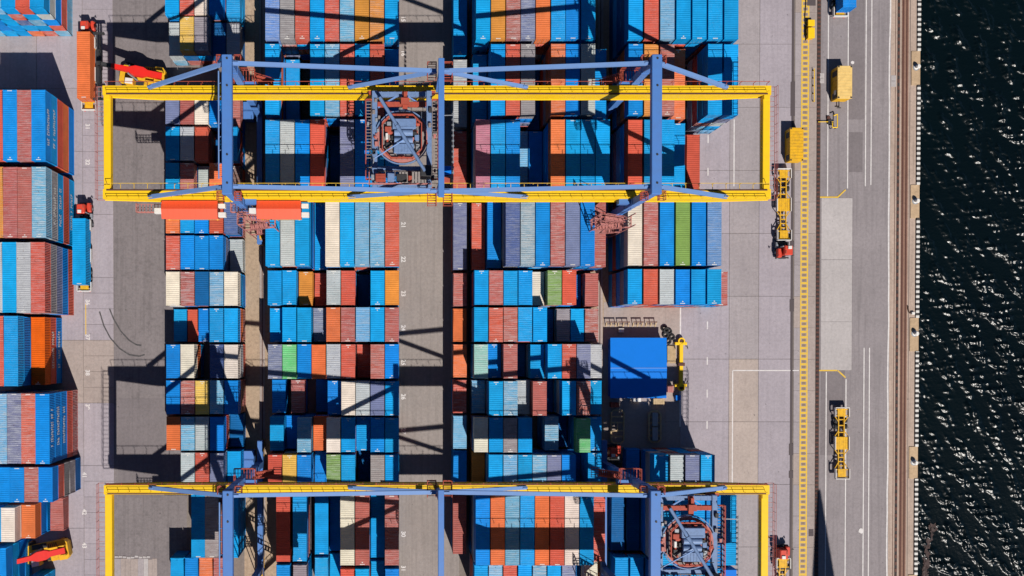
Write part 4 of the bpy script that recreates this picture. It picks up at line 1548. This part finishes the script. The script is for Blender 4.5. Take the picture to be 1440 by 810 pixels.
def build_tractor():
    """terminal tractor, front towards +y, fifth wheel over the origin"""
    root = empty('terminal_tractor')
    m = MB()
    for sx in (-1, 1):
        m.box(sx * 0.45 - 0.1, sx * 0.45 + 0.1, -1.3, 3.9, 0.6, 0.92)
    m.box(-1.15, 1.15, 3.75, 4.05, 0.45, 1.0)
    m.box(-1.0, 1.0, 0.9, 1.3, 0.5, 1.1)
    m.build('chassis', M['dark'], root)
    MB().tube((0, 0, 1.0), (0, 0, 1.12), 0.5, 18).build('fifth_wheel', M['dark'], root)
    cab = MB().bevbox(-1.15, 0.35, 1.75, 3.55, 0.95, 2.75, 0.14).build('cab', M['cabred'], root)
    MB().box(-1.02, 0.22, 3.54, 3.57, 1.75, 2.5).build('windscreen', M['glass'], cab)
    MB().box(-1.02, 0.22, 1.73, 1.76, 1.7, 2.5).build('rear_window', M['glass'], cab)
    MB().bevbox(-0.9, -0.2, 1.85, 2.45, 2.74, 2.95, 0.05).build('air_conditioner', M['white'], cab)
    MB().bevbox(0.0, 0.22, 2.7, 3.3, 2.74, 2.82, 0.03).build('beacon_bar', M['redsteel'], cab)
    h = MB().bevbox(0.42, 1.15, 2.2, 3.9, 0.95, 1.75, 0.12)
    h.build('engine_hood', M['cabred'], root)
    MB().tube((0.6, 1.95, 0.9), (0.6, 1.95, 2.7), 0.10, 10).build('exhaust', M['steel'], root)
    MB().bevbox(0.75, 1.2, 0.95, 2.0, 0.5, 1.05, 0.06).build('fuel_tank', M['steel'], root)
    MB().bevbox(-1.2, -0.75, 0.9, 1.6, 0.5, 1.0, 0.06).build('battery_box', M['dark'], root)
    for sx in (-1, 1):
        wheel(root, sx * 1.0, 0.0)
        wheel(root, sx * 0.66, 0.0)
        wheel(root, sx * 0.98, 2.9)
        MB().box(sx * 1.0 - 0.35, sx * 1.0 + 0.28, -0.6, 0.6, 1.08, 1.12).build('mudguard', M['dark'], root)
        MB().bar((sx * 1.12, 3.4, 2.2), (sx * 1.42, 3.55, 2.2), 0.06, 0.06).build('mirror_arm', M['dark'], root)
        MB().box(sx * 1.46 - 0.10, sx * 1.46 + 0.10, 3.5, 3.58, 1.9, 2.4).build('mirror', M['dark'], root)
        MB().box(sx * 0.85 - 0.16, sx * 0.85 + 0.16, 4.04, 4.08, 0.65, 0.85).build('headlight', M['white'], root)
    return root


TRAILER, TRACTOR = build_trailer(), build_tractor()
used = {'t': False, 'c': False}


def place(kind, proto, loc, rz, label, cat, group):
    o = copy_tree(proto) if used[kind] else proto
    used[kind] = True
    o.location = loc
    o.rotation_euler = (0, 0, rz)
    return tag(o, label, cat, group)


def trailer(x, y, rz, label):
    return place('t', TRAILER, (x, y, 0), rz, label, 'trailer', 'terminal trailers')


def tractor(x, y, rz, label):
    return place('c', TRACTOR, (x, y, 0), rz, label, 'tractor', 'terminal tractors')


def load(code, L, x, y, z, label, rot=False):
    col = jitter(code)
    o = inst('shipping_container', CM[(L, 'body')])
    o.location = (x, y, z)
    o.rotation_euler = (0, 0, math.pi if rot else 0)
    tag(o, label, 'container', 'containers on trailers')
    r = inst('roof', CM[(L, 'roof', (1, 0))], o)
    d1, d2 = inst('door', CM[(L, 'door')], o), inst('door', CM[(L, 'door')], o)
    d2.scale = (-1, 1, 1)
    for d in (d1, d2):
        inst('lock_rods', CM[(L, 'lock_rods')], d)
    for q in (o, r, d1, d2):
        q.color = col
    return o


p = at(117.3, 91, 3.9)
load('o', 40, p.x, p.y, 1.26 + 0.01, 'orange long container on trailer beside the upper red-boomed stacker', rot=True)
trailer(p.x, p.y - 0.9, 0, 'terminal trailer under the orange container beside the upper reach stacker')
tractor(p.x + 0.1, p.y + 5.0, 0, 'red terminal tractor hauling the orange container')
p = at(111, 353.5, 3.9)
load('s', 40, p.x, p.y, 1.26 + 0.01, 'sky-blue long container on trailer standing close to left-edge stacks', rot=True)
trailer(p.x, p.y - 0.5, 0, 'terminal trailer under the sky-blue container by the left-edge stacks')
tractor(p.x + 0.25, p.y + 5.4, 0, 'red terminal tractor hauling the sky-blue container by left-edge stacks')
p = at(1101.5, 288, 1.0)
trailer(p.x, p.y, math.pi, 'empty yellow trailer with red tractor beside the cable slot')
tractor(p.x - 0.1, p.y - 6.0, math.pi, 'red terminal tractor coupled to the empty trailer below the yellow generator')
p = at(1183, 623, 1.0)
trailer(p.x, p.y, math.pi, 'empty yellow trailer without tractor on the quay road')
p = at(1100, 792, 1.0)
trailer(p.x, p.y - 5.6, 0, 'yellow trailer behind the tractor at the lower right crane end')
tractor(p.x, p.y - 0.6, 0, 'red and white terminal tractor at the lower right crane end')
p = at(1195, 10, 3.9)
load('b', 40, p.x, p.y + 6.1, 1.27, 'bright blue container on trailer at the top of quay road')
trailer(p.x - 0.3, p.y + 6.0, 0, 'yellow trailer under the blue container at top of quay road')


# ------------------------------------------------------------------ reach stackers
def build_stacker():
    """reach stacker; front towards +x, boom along its middle"""
    root = empty('reach_stacker')
    m = MB()
    m.prism([(-4.4, -1.2), (-3.9, -1.75), (3.6, -1.75), (4.2, -1.3), (4.2, 1.3), (3.6, 1.75), (-3.9, 1.75), (-4.4, 1.2)], 0.9, 1.7)
    m.prism([(-4.5, -1.3), (-4.0, -1.85), (-2.6, -1.85), (-2.6, 1.85), (-4.0, 1.85), (-4.5, 1.3)], 1.7, 2.9)
    m.prism([(-2.6, -1.8), (-0.6, -1.8), (-0.6, -0.7), (-2.6, -0.7)], 1.7, 2.5)
    m.prism([(-2.6, 0.7), (-0.9, 0.7), (-0.9, 1.8), (-2.6, 1.8)], 1.7, 2.4)
    m.build('body', M['yellow2'], root)
    m = MB()
    for k in range(5):
        m.box(-2.4 + k * 0.36, -2.2 + k * 0.36, -1.6, -0.9, 2.5, 2.53)
    m.box(-0.5, 2.6, -1.7, -0.8, 1.7, 1.76)
    m.box(-0.5, 3.2, 0.8, 1.7, 1.7, 1.76)
    m.build('grille', M['dark'], root)
    c = MB().bevbox(1.0, 2.6, 0.9, 2.1, 1.7, 3.4, 0.12).build('cab', M['yellow2'], root)
    MB().bevbox(1.1, 2.5, 1.0, 2.0, 3.4, 3.5, 0.04).build('cab_roof', M['white'], c)
    MB().box(2.59, 2.62, 1.05, 1.95, 2.1, 3.2).build('windscreen', M['glass'], c)
    for x, r in ((3.0, 0.85), (-3.0, 0.78)):
        for sy in (-1, 1):
            ys_ = ((1.55, 0.5), (2.08, 0.45)) if x > 0 else ((1.55, 0.5),)
            for yy, w in ys_:
                t = MB().tube((x, sy * yy - w / 2, r), (x, sy * yy + w / 2, r), r, 20).build('wheel', M['rubber'], root)
                MB().tube((x, sy * (yy + w / 2 - 0.02), r), (x, sy * (yy + w / 2 + 0.03), r), r * 0.5, 12).build('rim', M['yellow2'], t)
    # boom: pivot at the rear, telescope to the front
    A, B, C = Vector((-4.2, 0, 3.6)), Vector((4.4, 0, 6.0)), Vector((6.6, 0, 6.6))
    m = MB().bar(A, B, 1.1, 1.1, w2=0.8, h2=0.85)
    d = (B - A).normalized()
    m.bar(A + d * 2.6, A + d * 3.4, 1.1, 0.9, w2=1.75, h2=1.1)
    m.bar(A + d * 3.4, A + d * 4.8, 1.75, 1.1, w2=1.75, h2=1.1)
    m.bar(A + d * 4.8, A + d * 5.8, 1.75, 1.1, w2=1.0, h2=0.95)
    m.build('boom', M['red'], root)
    MB().bar(B - d * 0.5, C, 0.7, 0.7).build('telescope', M['dark'], root)
    for sy in (-1, 1):
        MB().tube((0.8, sy * 0.75, 1.6), (1.4, sy * 0.7, 5.3), 0.16, 12).build('lift_cylinder', M['steel'], root)
        MB().prism([(-4.3, sy * 0.85 - 0.12), (-3.2, sy * 0.85 - 0.12), (-3.2, sy * 0.85 + 0.12), (-4.3, sy * 0.85 + 0.12)], 2.9, 4.0).build('boom_bracket', M['yellow2'], root)
    # spreader hanging from the boom head
    MB().bar(C, C + Vector((0.5, 0, -1.7)), 0.7, 0.7).build('rotator', M['dark'], root)
    sp = MB().box(-0.5, 0.5, -3.0, 3.0, 0, 0.45).box(-0.35, -0.1, -5.9, 5.9, 0.05, 0.35).box(0.1, 0.35, -5.9, 5.9, 0.05, 0.35).build('spreader', M['dark'], root)
    sp.location = (7.1, 0, 4.5)
    for sy in (-1, 1):
        MB().box(-1.0, 1.0, sy * 5.95 - 0.2, sy * 5.95 + 0.2, 0, 0.4).build('end_frame', M['dark'], sp)
        for xx in (-0.9, 0.9):
            MB().box(xx - 0.1, xx + 0.1, sy * 5.95 - 0.1, sy * 5.95 + 0.1, -0.25, 0).build('twistlock', M['steel'], sp)
    return root


st1 = build_stacker()
q = at(200, 108, 1.7)
st1.location = (q.x, q.y, 0)
st1.rotation_euler = (0, 0, R(180 - 8))
tag(st1, 'yellow reach stacker with red boom reaching for the orange container', 'reach stacker', 'reach stackers')
st2 = copy_tree(st1)
q = at(66, 776, 1.7)
st2.location = (q.x, q.y, 0)
st2.rotation_euler = (0, 0, R(180 + 11))
for st_, dz in ((st1, 8), (st2, -11)):
    for ch in st_.children:
        if ch.name.startswith('spreader'):
            ch.rotation_euler = (0, 0, R(dz))
tag(st2, 'reach stacker with red boom in shade below left-edge stacks', 'reach stacker', 'reach stackers')


# ------------------------------------------------------------------ yellow boxes by the quay
def yellow_house(px0, px1, py0, py1, h, label, hook):
    a, b = at(px0, py1, h), at(px1, py0, h)
    w, l = (b.x - a.x) / 2, (b.y - a.y) / 2
    root = empty('generator_house', ((a.x + b.x) / 2, (a.y + b.y) / 2, 0))
    tag(root, label, 'generator', 'yellow steel boxes')
    m = MB().box(-w, w, -l, l, 0.2, h - 0.06)
    for s in (-1, 1):
        x0, x1 = sorted((s * (w - 0.25), s * (w + 0.03)))
        m.box(x0, x1, -l + 0.1, l - 0.1, 0.0, 0.2)
        k = -l + 0.4
        while k < l - 0.3:
            x0, x1 = sorted((s * w, s * (w + 0.05)))
            m.box(x0, x1, k, k + 0.08, 0.25, h - 0.12)
            k += 0.62
    m.build('wall', M['yellow2'], root)
    r = MB().bevbox(-w - 0.08, w + 0.08, -l - 0.08, l + 0.08, h - 0.06, h, 0.03)
    k = -l + 0.3
    while k < l - 0.2:
        r.box(-w + 0.06, w - 0.06, k, k + 0.10, h, h + 0.035)
        k += 0.55
    r.build('roof', M['yellowtop' if hook else 'yellow2'], root)
    for y0, y1 in ((-l + 0.3, -l + 1.3), (l - 1.6, l - 0.6)):
        MB().box(-w - 0.06, -w - 0.01, y0, y1, 0.6, h - 0.4).build('side_opening', M['dark'], root)
    for s in (-1, 1):
        for t in (-1, 1):
            MB().box(s * (w - 0.12) - 0.12, s * (w - 0.12) + 0.12, t * (l - 0.12) - 0.12, t * (l - 0.12) + 0.12, h + 0.005, h + 0.09).build('lifting_lug', M['dark'], root)
    if hook:
        MB().bar((0, -l - 0.05, 0.5), (0, -l - 1.1, 0.5), 0.14, 0.14).tube((-0.35, -l - 1.2, 0.5), (0.35, -l - 1.2, 0.5), 0.1, 8).build('tow_bar', M['dark'], root)
        MB().box(-w - 0.08, -w - 0.02, -l + 0.9, -l + 1.7, 1.3, 2.0).build('notice', M['white'], root)
    return root


M['yellowtop'] = plain('sun_bleached_yellow', rgb(246, 208, 128), 0.7, dirt=0.35, dirtcol=rgb(150, 116, 60), scale=1.2)
yellow_house(1178.5, 1198, 93, 138, 2.6, 'tan topped yellow steel box standing across white line on quay road', True)
yellow_house(1111.5, 1129.5, 180, 226, 2.25, 'yellow ribbed steel box overlapping the yellow ladder marking', False)

# junction boxes and posts beside the ladder marking
for k, (y0, y1, h, lab) in enumerate(((27.5, 36.5, 0.9, 'smaller yellow junction box beside upper end of ladder marking'), (38.5, 53.5, 1.1, 'larger yellow junction box beside upper end of ladder marking'))):
    a, b = at(1136.6, y1, h), at(1146, y0, h)
    root = tag(empty('junction_box', ((a.x + b.x) / 2, (a.y + b.y) / 2, 0)), lab, 'junction box', 'yellow junction boxes')
    w, l = (b.x - a.x) / 2, (b.y - a.y) / 2
    MB().bevbox(-w + 0.06, w - 0.06, -l + 0.06, l - 0.06, 0, h - 0.08, 0.03).build('cabinet', M['yellow2'], root)
    MB().bevbox(-w, w, -l, l, h - 0.08, h, 0.03).build('lid', M['yellow'], root)
    MB().box(-w - 0.01, -w + 0.06, -0.2, 0.2, 0.3, 0.45).build('handle', M['dark'], root)
mb = MB()
cp = [at(1132.2, y) for y in (-10, 4, 14, 22, 30, 44, 52, 57)]
for a, b in zip(cp, cp[1:]):
    mb.tube((a.x + 0.1 * math.sin(a.y), a.y, 0.10), (b.x + 0.1 * math.sin(b.y), b.y, 0.10), 0.09, 8)
tag(mb.build('supply_cable', M['cable']), 'black supply cable lying along the ladder marking by junction boxes', 'cable')
root = tag(empty('guard_rail', (gx(1142.5), gy(121), 0)), 'low yellow guard rail between ladder marking and rail groove', 'guard rail')
MB().box(-0.16, -0.06, -3.1, 3.1, 0.45, 0.60).build('rail', M['yellow'], root)
for k in range(5):
    MB().box(-0.16, -0.04, -3.0 + k * 1.45, -2.86 + k * 1.45, 0, 0.45).build('post', M['yellow'], root)
root = tag(empty('stop_frame', (gx(1166), gy(172), 0)), 'small yellow tube frame on the white line below the tan box', 'barrier')
for p0, p1 in (((0.9, 1.3, 0.9), (0.9, -1.2, 0.9)), ((0.9, 1.3, 0.9), (0.2, 1.0, 0.9)), ((0.9, -1.2, 0.9), (0.0, -1.2, 0.9)), ((0.0, -1.2, 0.9), (0.0, -0.3, 0.9))):
    MB().tube(p0, p1, 0.10, 8).build('tube', M['yellow'], root)
MB().tube((-2.4, 0, 0.35), (0.4, 0, 0.45), 0.07, 8).build('arm', M['yellow'], root)
for x, y in ((0.9, 1.3), (0.9, -1.2), (0.0, -1.2)):
    MB().tube((x, y, 0), (x, y, 0.9), 0.08, 8).build('post', M['dark'], root)
MB().bevbox(-0.6, 0.3, -0.35, 0.45, 0, 0.5, 0.05).build('drive_box', M['dark'], root)
MB().bevbox(-0.7, -0.1, 0.5, 1.1, 0, 0.35, 0.05).build('weight', M['railbrown'], root)

# ------------------------------------------------------------------ blue shed and the things round it
H = 2.7
a, b = at(858.5, 560, H), at(938, 475, H)
w, l = (b.x - a.x) / 2, (b.y - a.y) / 2
shed = tag(empty('shed', ((a.x + b.x) / 2, (a.y + b.y) / 2, 0)), 'low shed with large smooth blue roof beside the apron', 'shed')
MB().box(-w + 0.25, w - 0.25, -l + 0.25, l - 0.25, 0, H - 0.32).build('wall', M['shed'], shed)
for s, y0, y1 in ((0, 0.03, l), (1, -l, -0.03)):
    r = MB()
    zr, ze = H, H - 0.22
    ya, yb = (0.03, l) if s == 0 else (-0.03, -l)
    vs_ = [(-w, ya, zr), (w, ya, zr), (w, yb, ze), (-w, yb, ze), (-w, ya, zr - 0.1), (w, ya, zr - 0.1), (w, yb, ze - 0.1), (-w, yb, ze - 0.1)]
    r.add(vs_, [(0, 1, 2, 3), (7, 6, 5, 4), (0, 4, 5, 1), (1, 5, 6, 2), (2, 6, 7, 3), (3, 7, 4, 0)])
    r.build('roof_panel', M['shed'], shed)
MB().tube((-w, 0, H - 0.01), (w, 0, H - 0.01), 0.05, 8).build('ridge_cap', M['stay'], shed)
d = MB().box(w - 0.25, w - 0.20, -1.2, 0.2, 0.05, 2.1).build('door', M['steel'], shed)
MB().box(w - 0.20, w - 0.16, -1.0, -0.9, 1.0, 1.1).build('handle', M['dark'], d)
for yy in (2.2, -3.4):
    MB().box(w - 0.25, w - 0.21, yy, yy + 1.0, 1.1, 1.9).build('window', M['glass'], shed)

for k, (x0, x1) in enumerate(((851, 866), (868, 884), (889, 903), (907, 922))):
    a, b = at(x0, 453), at(x1, 453)
    root = tag(empty('trestle', (a.x, a.y, 0)), f"{['first', 'second', 'third', 'fourth'][k]} brown trestle from the left above the blue shed", 'trestle', 'trestles above the blue shed')
    L_ = b.x - a.x
    MB().box(0, L_, -0.10, 0.10, 0.86, 1.0).build('top_bar', M['railbrown'], root)
    n = max(3, int(L_ / 0.55))
    for j in range(n):
        xx = 0.1 + (L_ - 0.2) * j / (n - 1)
        MB().bar((xx, -0.02, 0.86), (xx, -0.85, 0.0), 0.14, 0.08).build('leg', M['wood'], root)
    MB().box(0.05, L_ - 0.05, -0.62, -0.54, 0.25, 0.32).build('stretcher', M['wood'], root)


def tyre(x, y, z, r, label, tilt=0.0):
    t = MB()
    n, m_ = 18, 8
    vs_, fs_ = [], []
    for i in range(n):
        A_ = 2 * math.pi * i / n
        for j in range(m_):
            B_ = 2 * math.pi * j / m_
            rr = r * 0.70 + r * 0.30 * math.cos(B_)
            vs_.append((rr * math.cos(A_), rr * math.sin(A_), r * 0.30 * math.sin(B_)))
    for i in range(n):
        for j in range(m_):
            fs_.append((i * m_ + j, ((i + 1) % n) * m_ + j, ((i + 1) % n) * m_ + (j + 1) % m_, i * m_ + (j + 1) % m_))
    t.add(vs_, fs_)
    o = t.build('tyre', M['rubber'])
    o.location = (x, y, z)
    o.rotation_euler = (tilt, tilt * 0.5, 0)
    tag(o, label, 'tyre', 'old tyres by the blue shed')


for k, (px, py, z, r, tl) in enumerate(((934, 462, 0.2, 0.62, 0.0), (941, 466, 0.2, 0.6, 0.1), (936, 471, 0.2, 0.66, 0.0), (937, 464, 0.6, 0.6, 0.2), (945, 474, 0.2, 0.62, 0.0), (940, 480, 0.2, 0.6, 0.1))):
    pt = at(px, py, z)
    tyre(pt.x, pt.y, z, r, ['old black tyre nearest the trestles', 'old black tyre at the upper corner of the pile by shed', 'old tyre lying flat nearest the blue shed roof corner',
                            'old tyre on top of the pile by the blue shed', 'old tyre at apron side of the pile by shed', 'lowest old tyre of the pile above the timber board'][k], tl)

# yellow spreader beam lying on the apron line
a, b = at(958, 546, 0.8), at(958, 479, 0.8)
cy, hl = (a.y + b.y) / 2, (b.y - a.y) / 2
root = tag(empty('spreader_beam', (a.x, cy, 0)), 'yellow lifting spreader beam lying beside the blue shed', 'spreader')
MB().bevbox(-0.34, 0.34, -hl + 0.7, hl - 0.7, 0.35, 0.85, 0.05).build('main_beam', M['yellow'], root)
for s in (-1, 1):
    e = MB().bevbox(-1.15, 1.1, s * (hl - 0.55) - 0.28, s * (hl - 0.55) + 0.28, 0.2, 0.75, 0.05).build('end_beam', M['yellow'], root)
    MB().ringz((0.05, s * (hl - 0.1)), 0.42, 0.66, 0.5, 0.85, 20).build('guide_ring', M['yellow'], e)
    MB().tube((0.05, s * (hl - 0.1), 0.2), (0.05, s * (hl - 0.1), 0.6), 0.4, 16).build('sheave', M['railbrown'], e)
    for xx in (-1.2, 1.15):
        MB().bar((xx, s * (hl - 0.9), 0.5), (xx + 0.15, s * (hl - 1.5), 0.5), 0.14, 0.14).build('flipper', M['dark'], e)
MB().bevbox(-0.62, 0.62, -0.28, 0.32, 0.3, 1.0, 0.05).build('hoist_head', M['railbrown'], root)
# timber board, crates, grey drum
a, b = at(938.5, 511, 0.3), at(950.5, 486, 0.3)
root = tag(empty('timber_deck', ((a.x + b.x) / 2, (a.y + b.y) / 2, 0)), 'tan timber deck of planks between blue shed and yellow spreader', 'timber deck')
w, l = (b.x - a.x) / 2, (b.y - a.y) / 2
n = 7
for k in range(n):
    x0 = -w + 2 * w * k / n
    MB().box(x0 + 0.01, x0 + 2 * w / n - 0.015, -l + random.uniform(0, .06), l - random.uniform(0, .06), 0.18, 0.30 + random.uniform(-.01, .01)).build('plank', M['wood'], root)
for yy in (-l + 0.3, 0, l - 0.3):
    MB().box(-w + 0.02, w - 0.02, yy - 0.06, yy + 0.06, 0.0, 0.18).build('bearer', M['wood'], root)


def crate(px0, px1, py0, py1, h, mat, label):
    a, b = at(px0, py1, h), at(px1, py0, h)
    w, l = (b.x - a.x) / 2, (b.y - a.y) / 2
    root = tag(empty('crate', ((a.x + b.x) / 2, (a.y + b.y) / 2, 0)), label, 'crate', 'crates round the blue shed')
    MB().box(-w + 0.04, w - 0.04, -l + 0.04, l - 0.04, 0.06, h - 0.05).build('case', mat, root)
    n = max(3, int(2 * w / 0.4))
    for k in range(n):
        x0 = -w + 2 * w * k / n
        MB().box(x0 + 0.008, x0 + 2 * w / n - 0.008, -l, l, h - 0.05, h).build('slat', mat, root)
    for s in (-1, 1):
        MB().box(s * w * 0.7 - 0.06, s * w * 0.7 + 0.06, -l, l, 0, 0.06).build('runner', mat, root)


crate(919, 934.5, 560.5, 568.5, 1.1, M['wood'], 'tan timber crate at lower right corner of the blue shed')
crate(890, 901.5, 560, 565, 0.9, M['white'], 'white crate below the middle of the blue shed')
crate(870, 877.5, 462, 467.5, 0.5, M['white'], 'small white crate between trestles and the blue shed')
crate(859, 871, 566, 573, 1.2, M['redsteel'], 'reddish crate above the steel frame below the shed')
crate(950.5, 957, 556, 563, 1.0, M['shed'], 'blue crate at the foot of the yellow spreader')
crate(939, 947, 541, 552, 0.9, M['pinksteel'], 'pink crate beside lower right side of the blue shed')


def steel_frame(px, py, w, l, label, mat, deck):
    p = at(px, py, 0.7)
    root = tag(empty('lifting_frame', (p.x, p.y, 0)), label, 'lifting frame', 'steel lifting frames below the blue shed')
    for s in (-1, 1):
        MB().bevbox(s * w - 0.15, s * w + 0.15, -l + 0.5, l - 0.5, 0.45, 0.75, 0.03).build('side_beam', mat, root)
        for t in (-1, 1):
            MB().bar((s * w, t * (l - 0.5), 0.6), (s * (w - 0.5), t * l, 0.6), 0.28, 0.26).build('corner_beam', mat, root)
            MB().box(s * w - 0.1, s * w + 0.1, t * (l - 0.9) - 0.1, t * (l - 0.9) + 0.1, 0, 0.45).build('foot', mat, root)
    for yy in (-l, -l * 0.6, -l * 0.25, l * 0.25, l * 0.6, l):
        ww = w - 0.5 if abs(yy) == l else w - 0.15
        MB().box(-ww, ww, yy - 0.13, yy + 0.13, 0.48, 0.72).build('cross_beam', mat, root)
    if deck:
        for ya, yb in ((-l * 0.9, -l * 0.05), (l * 0.05, l * 0.9)):
            MB().bevbox(-0.55, 0.45, ya, yb, 0.72, 0.95, 0.04).build('deck_plate', M['steel'], root)
    else:
        MB().box(-0.1, 0.1, -l * 0.25, l * 0.25, 0.5, 0.7).build('centre_beam', mat, root)


steel_frame(868.5, 600, 1.2, 3.1, 'open steel lifting frame in shade nearer the containers', M['wood'], False)
steel_frame(921, 600, 1.1, 2.9, 'steel lifting frame with two deck plates in shade nearer the apron', M['wood'], True)
p = at(863, 646, 1)
tractor(p.x, p.y - 1.2, 0, 'terminal tractor half hidden in the shade by the lower crane leg')

# ------------------------------------------------------------------ quay odds and ends
pts = [at(x, y) for x, y in ((1276, 430), (1276.6, 434), (1277.8, 438.5), (1279, 440.3), (1281, 439.6), (1283, 440.3), (1284.4, 439.6))]
mb = MB()
for a, b in zip(pts, pts[1:]):
    mb.tube((a.x, a.y, 0.08), (b.x, b.y, 0.08), 0.11, 8)
tag(mb.build('mooring_rope', M['rope']), 'short crooked piece of dark rope above the third bollard pad', 'rope')
p = at(1283, 440.5)
tag(MB().bevbox(p.x - 0.3, p.x + 0.3, p.y - 0.25, p.y + 0.25, -0.02, 0.4, 0.06).build('white_block', M['white']), 'small white block at the end of the dark rope', 'block')
for px, py, r, lab in ((1211, 746.5, 0.55, 'pale round splash on the lower double white lines'), (1199, 88, 0.35, 'pale round splash beside the tan topped box')):
    p = at(px, py)
    n = 18
    poly = [(p.x + r * random.uniform(0.75, 1.1) * math.cos(6.283 * k / n), p.y + r * random.uniform(0.7, 1.0) * math.sin(6.283 * k / n)) for k in range(n)]
    tag(MB().prism(poly, 0.004, 0.012).build('pale_stain', M['line']), lab, 'stain', kind='structure')
for x0, y0, x1, y1, lab in ((1137, 744, 1144, 754, 'grey drain cover beside lower ladder marking'), (1153, 103, 1159, 117, 'pale drain cover left of the tan topped box'),
                            (1253, 106, 1260, 122, 'pinkish drain cover beside the wavering edge line'), (1135, -2, 1147, 8, 'grey drain cover at upper end of ladder marking')):
    a, b = at(x0, y1), at(x1, y0)
    o = tag(empty('drain_cover', ((a.x + b.x) / 2, (a.y + b.y) / 2, 0)), lab, 'drain cover', kind='structure')
    w, l = (b.x - a.x) / 2, (b.y - a.y) / 2
    MB().box(-w, w, -l, l, -0.05, 0.014).build('plate', M['g_slab' if x0 > 1150 else 'slotgrey'], o)
    MB().box(-w * 0.7, w * 0.7, -0.03, 0.03, 0.014, 0.03).build('lifting_bar', M['slotgrey'], o)
# old concrete pad at the lower left
root = tag(empty('old_pad'), 'worn tan concrete pad of narrow strips at lower end of asphalt lane', 'pavement', kind='structure')
xs_ = [161, 170, 176, 184, 194, 202, 208.5, 214, 221]
for k in range(len(xs_) - 1):
    a, b = at(xs_[k], 840), at(xs_[k + 1], 786 + random.uniform(-1, 1))
    o = MB().box(-(b.x - a.x) / 2 + 0.03, (b.x - a.x) / 2 - 0.03, -(b.y - a.y) / 2, (b.y - a.y) / 2, -0.1, random.uniform(0.004, 0.02)).build('strip', M[('g_light', 'g_tan', 'g_tan', 'g_tan', 'g_light', 'g_slab', 'g_tan', 'g_tan')[k]], root)
    o.location = ((a.x + b.x) / 2, (a.y + b.y) / 2, 0)
mb = MB()
for k in range(9):
    p = at(164 + k * 5.6, 783.5 + random.uniform(-1, 1))
    mb.prism([(p.x - 0.35 + random.uniform(-.1, .1), p.y - 0.18), (p.x + 0.35, p.y - 0.14), (p.x + 0.3, p.y + 0.16), (p.x - 0.3, p.y + 0.2)], -0.03, random.uniform(0.02, 0.07))
tag(mb.build('broken_kerb', M['g_slab']), 'crumbling pale kerb at the head of the worn tan pad', 'kerb', kind='structure')
# weed drifting below the quay
mb = MB()
for k in range(260):
    t = random.random()
    px = 1307 - 9 * t + random.gauss(0, 2.0) + (4 if t < 0.15 else 0)
    py = 738 + t * 95
    p = at(px, py, -2.6)
    a = random.uniform(0, 6.28)
    r = random.uniform(0.12, 0.4)
    z = -2.52 + random.uniform(-0.06, 0.08)
    mb.add([(p.x + r * math.cos(a), p.y + 1.6 * r * math.sin(a), z), (p.x + r * math.cos(a + 2.1), p.y + 1.6 * r * math.sin(a + 2.1), z + 0.03), (p.x + r * math.cos(a + 4.2), p.y + 1.6 * r * math.sin(a + 4.2), z - 0.02)], [(0, 1, 2)])
tag(mb.build('drifting_weed', M['weed']), 'brown streak of weed drifting in the water below the quay', 'weed', kind='stuff')

# ------------------------------------------------------------------ luffing quay crane standing past the lower picture edge
root = tag(empty('quay_crane', (88.0, -84.0, 0)), 'luffing quay crane past the lower picture edge, its jib shadow on the road', 'crane')
for x in (-8.0, 7.6):
    for y in (-6, 6):
        MB().bar((x, y, 0.9), (x * 0.55, y * 0.5, 12.0), 1.0, 1.0, up=(0, 1, 0)).build('portal_leg', M['blue'], root)
        b = MB().box(x - 0.4, x + 0.4, y - 1.6, y + 1.6, 0.35, 1.1).build('bogie', M['yellow2'], root)
        for k in (-0.9, 0.9):
            MB().tube((x - 0.15, y + k, 0.45), (x + 0.15, y + k, 0.45), 0.42, 16).build('wheel', M['dark'], b)
MB().prism([(-5, -4), (5, -4), (5, 4), (-5, 4)], 11.4, 12.6).build('portal_deck', M['blue'], root)
MB().tube((0, 0, 12.6), (0, 0, 17.5), 2.2, 20, 1.8).build('tower', M['blue'], root)
MB().bevbox(-2.6, 2.6, -6.5, 3.2, 17.5, 21.5, 0.15).build('machine_house', M['yellow'], root)
for s, off in ((1, 0), (2, 0)):
    pass
r0, r1 = Vector((0.6, 9.2 - 6.0, 20.0)), Vector((5.4, 21.4, 42.2))
d = (r1 - r0)
side = Vector((1, 0, 0))
j = MB()
wr, wt = 4.2, 0.25
up = side.cross(d).normalized()
vs_ = []
for c, w_, h_ in ((r0, wr, 0.8), (r1, wt, 0.35)):
    for i_, k_ in ((-1, -1), (1, -1), (1, 1), (-1, 1)):
        vs_.append(c + side * (i_ * w_) + up * (k_ * h_))
j.add(vs_, [(0, 1, 2, 3), (7, 6, 5, 4), (0, 4, 5, 1), (1, 5, 6, 2), (2, 6, 7, 3), (3, 7, 4, 0)])
j.build('jib', M['yellow'], root)
MB().bar((0, -3, 21.5), (0.3, -1.0, 31), 0.7, 0.7, up=(0, 1, 0)).build('a_frame', M['yellow'], root)
MB().tube((0.3, -1.0, 31), tuple(r0.lerp(r1, 0.75)), 0.12, 8).build('luffing_rope', M['dark'], root)
MB().bevbox(-3.6, -2.6, 1.2, 3.4, 18.5, 20.8, 0.1).build('driver_cab', M['white'], root)
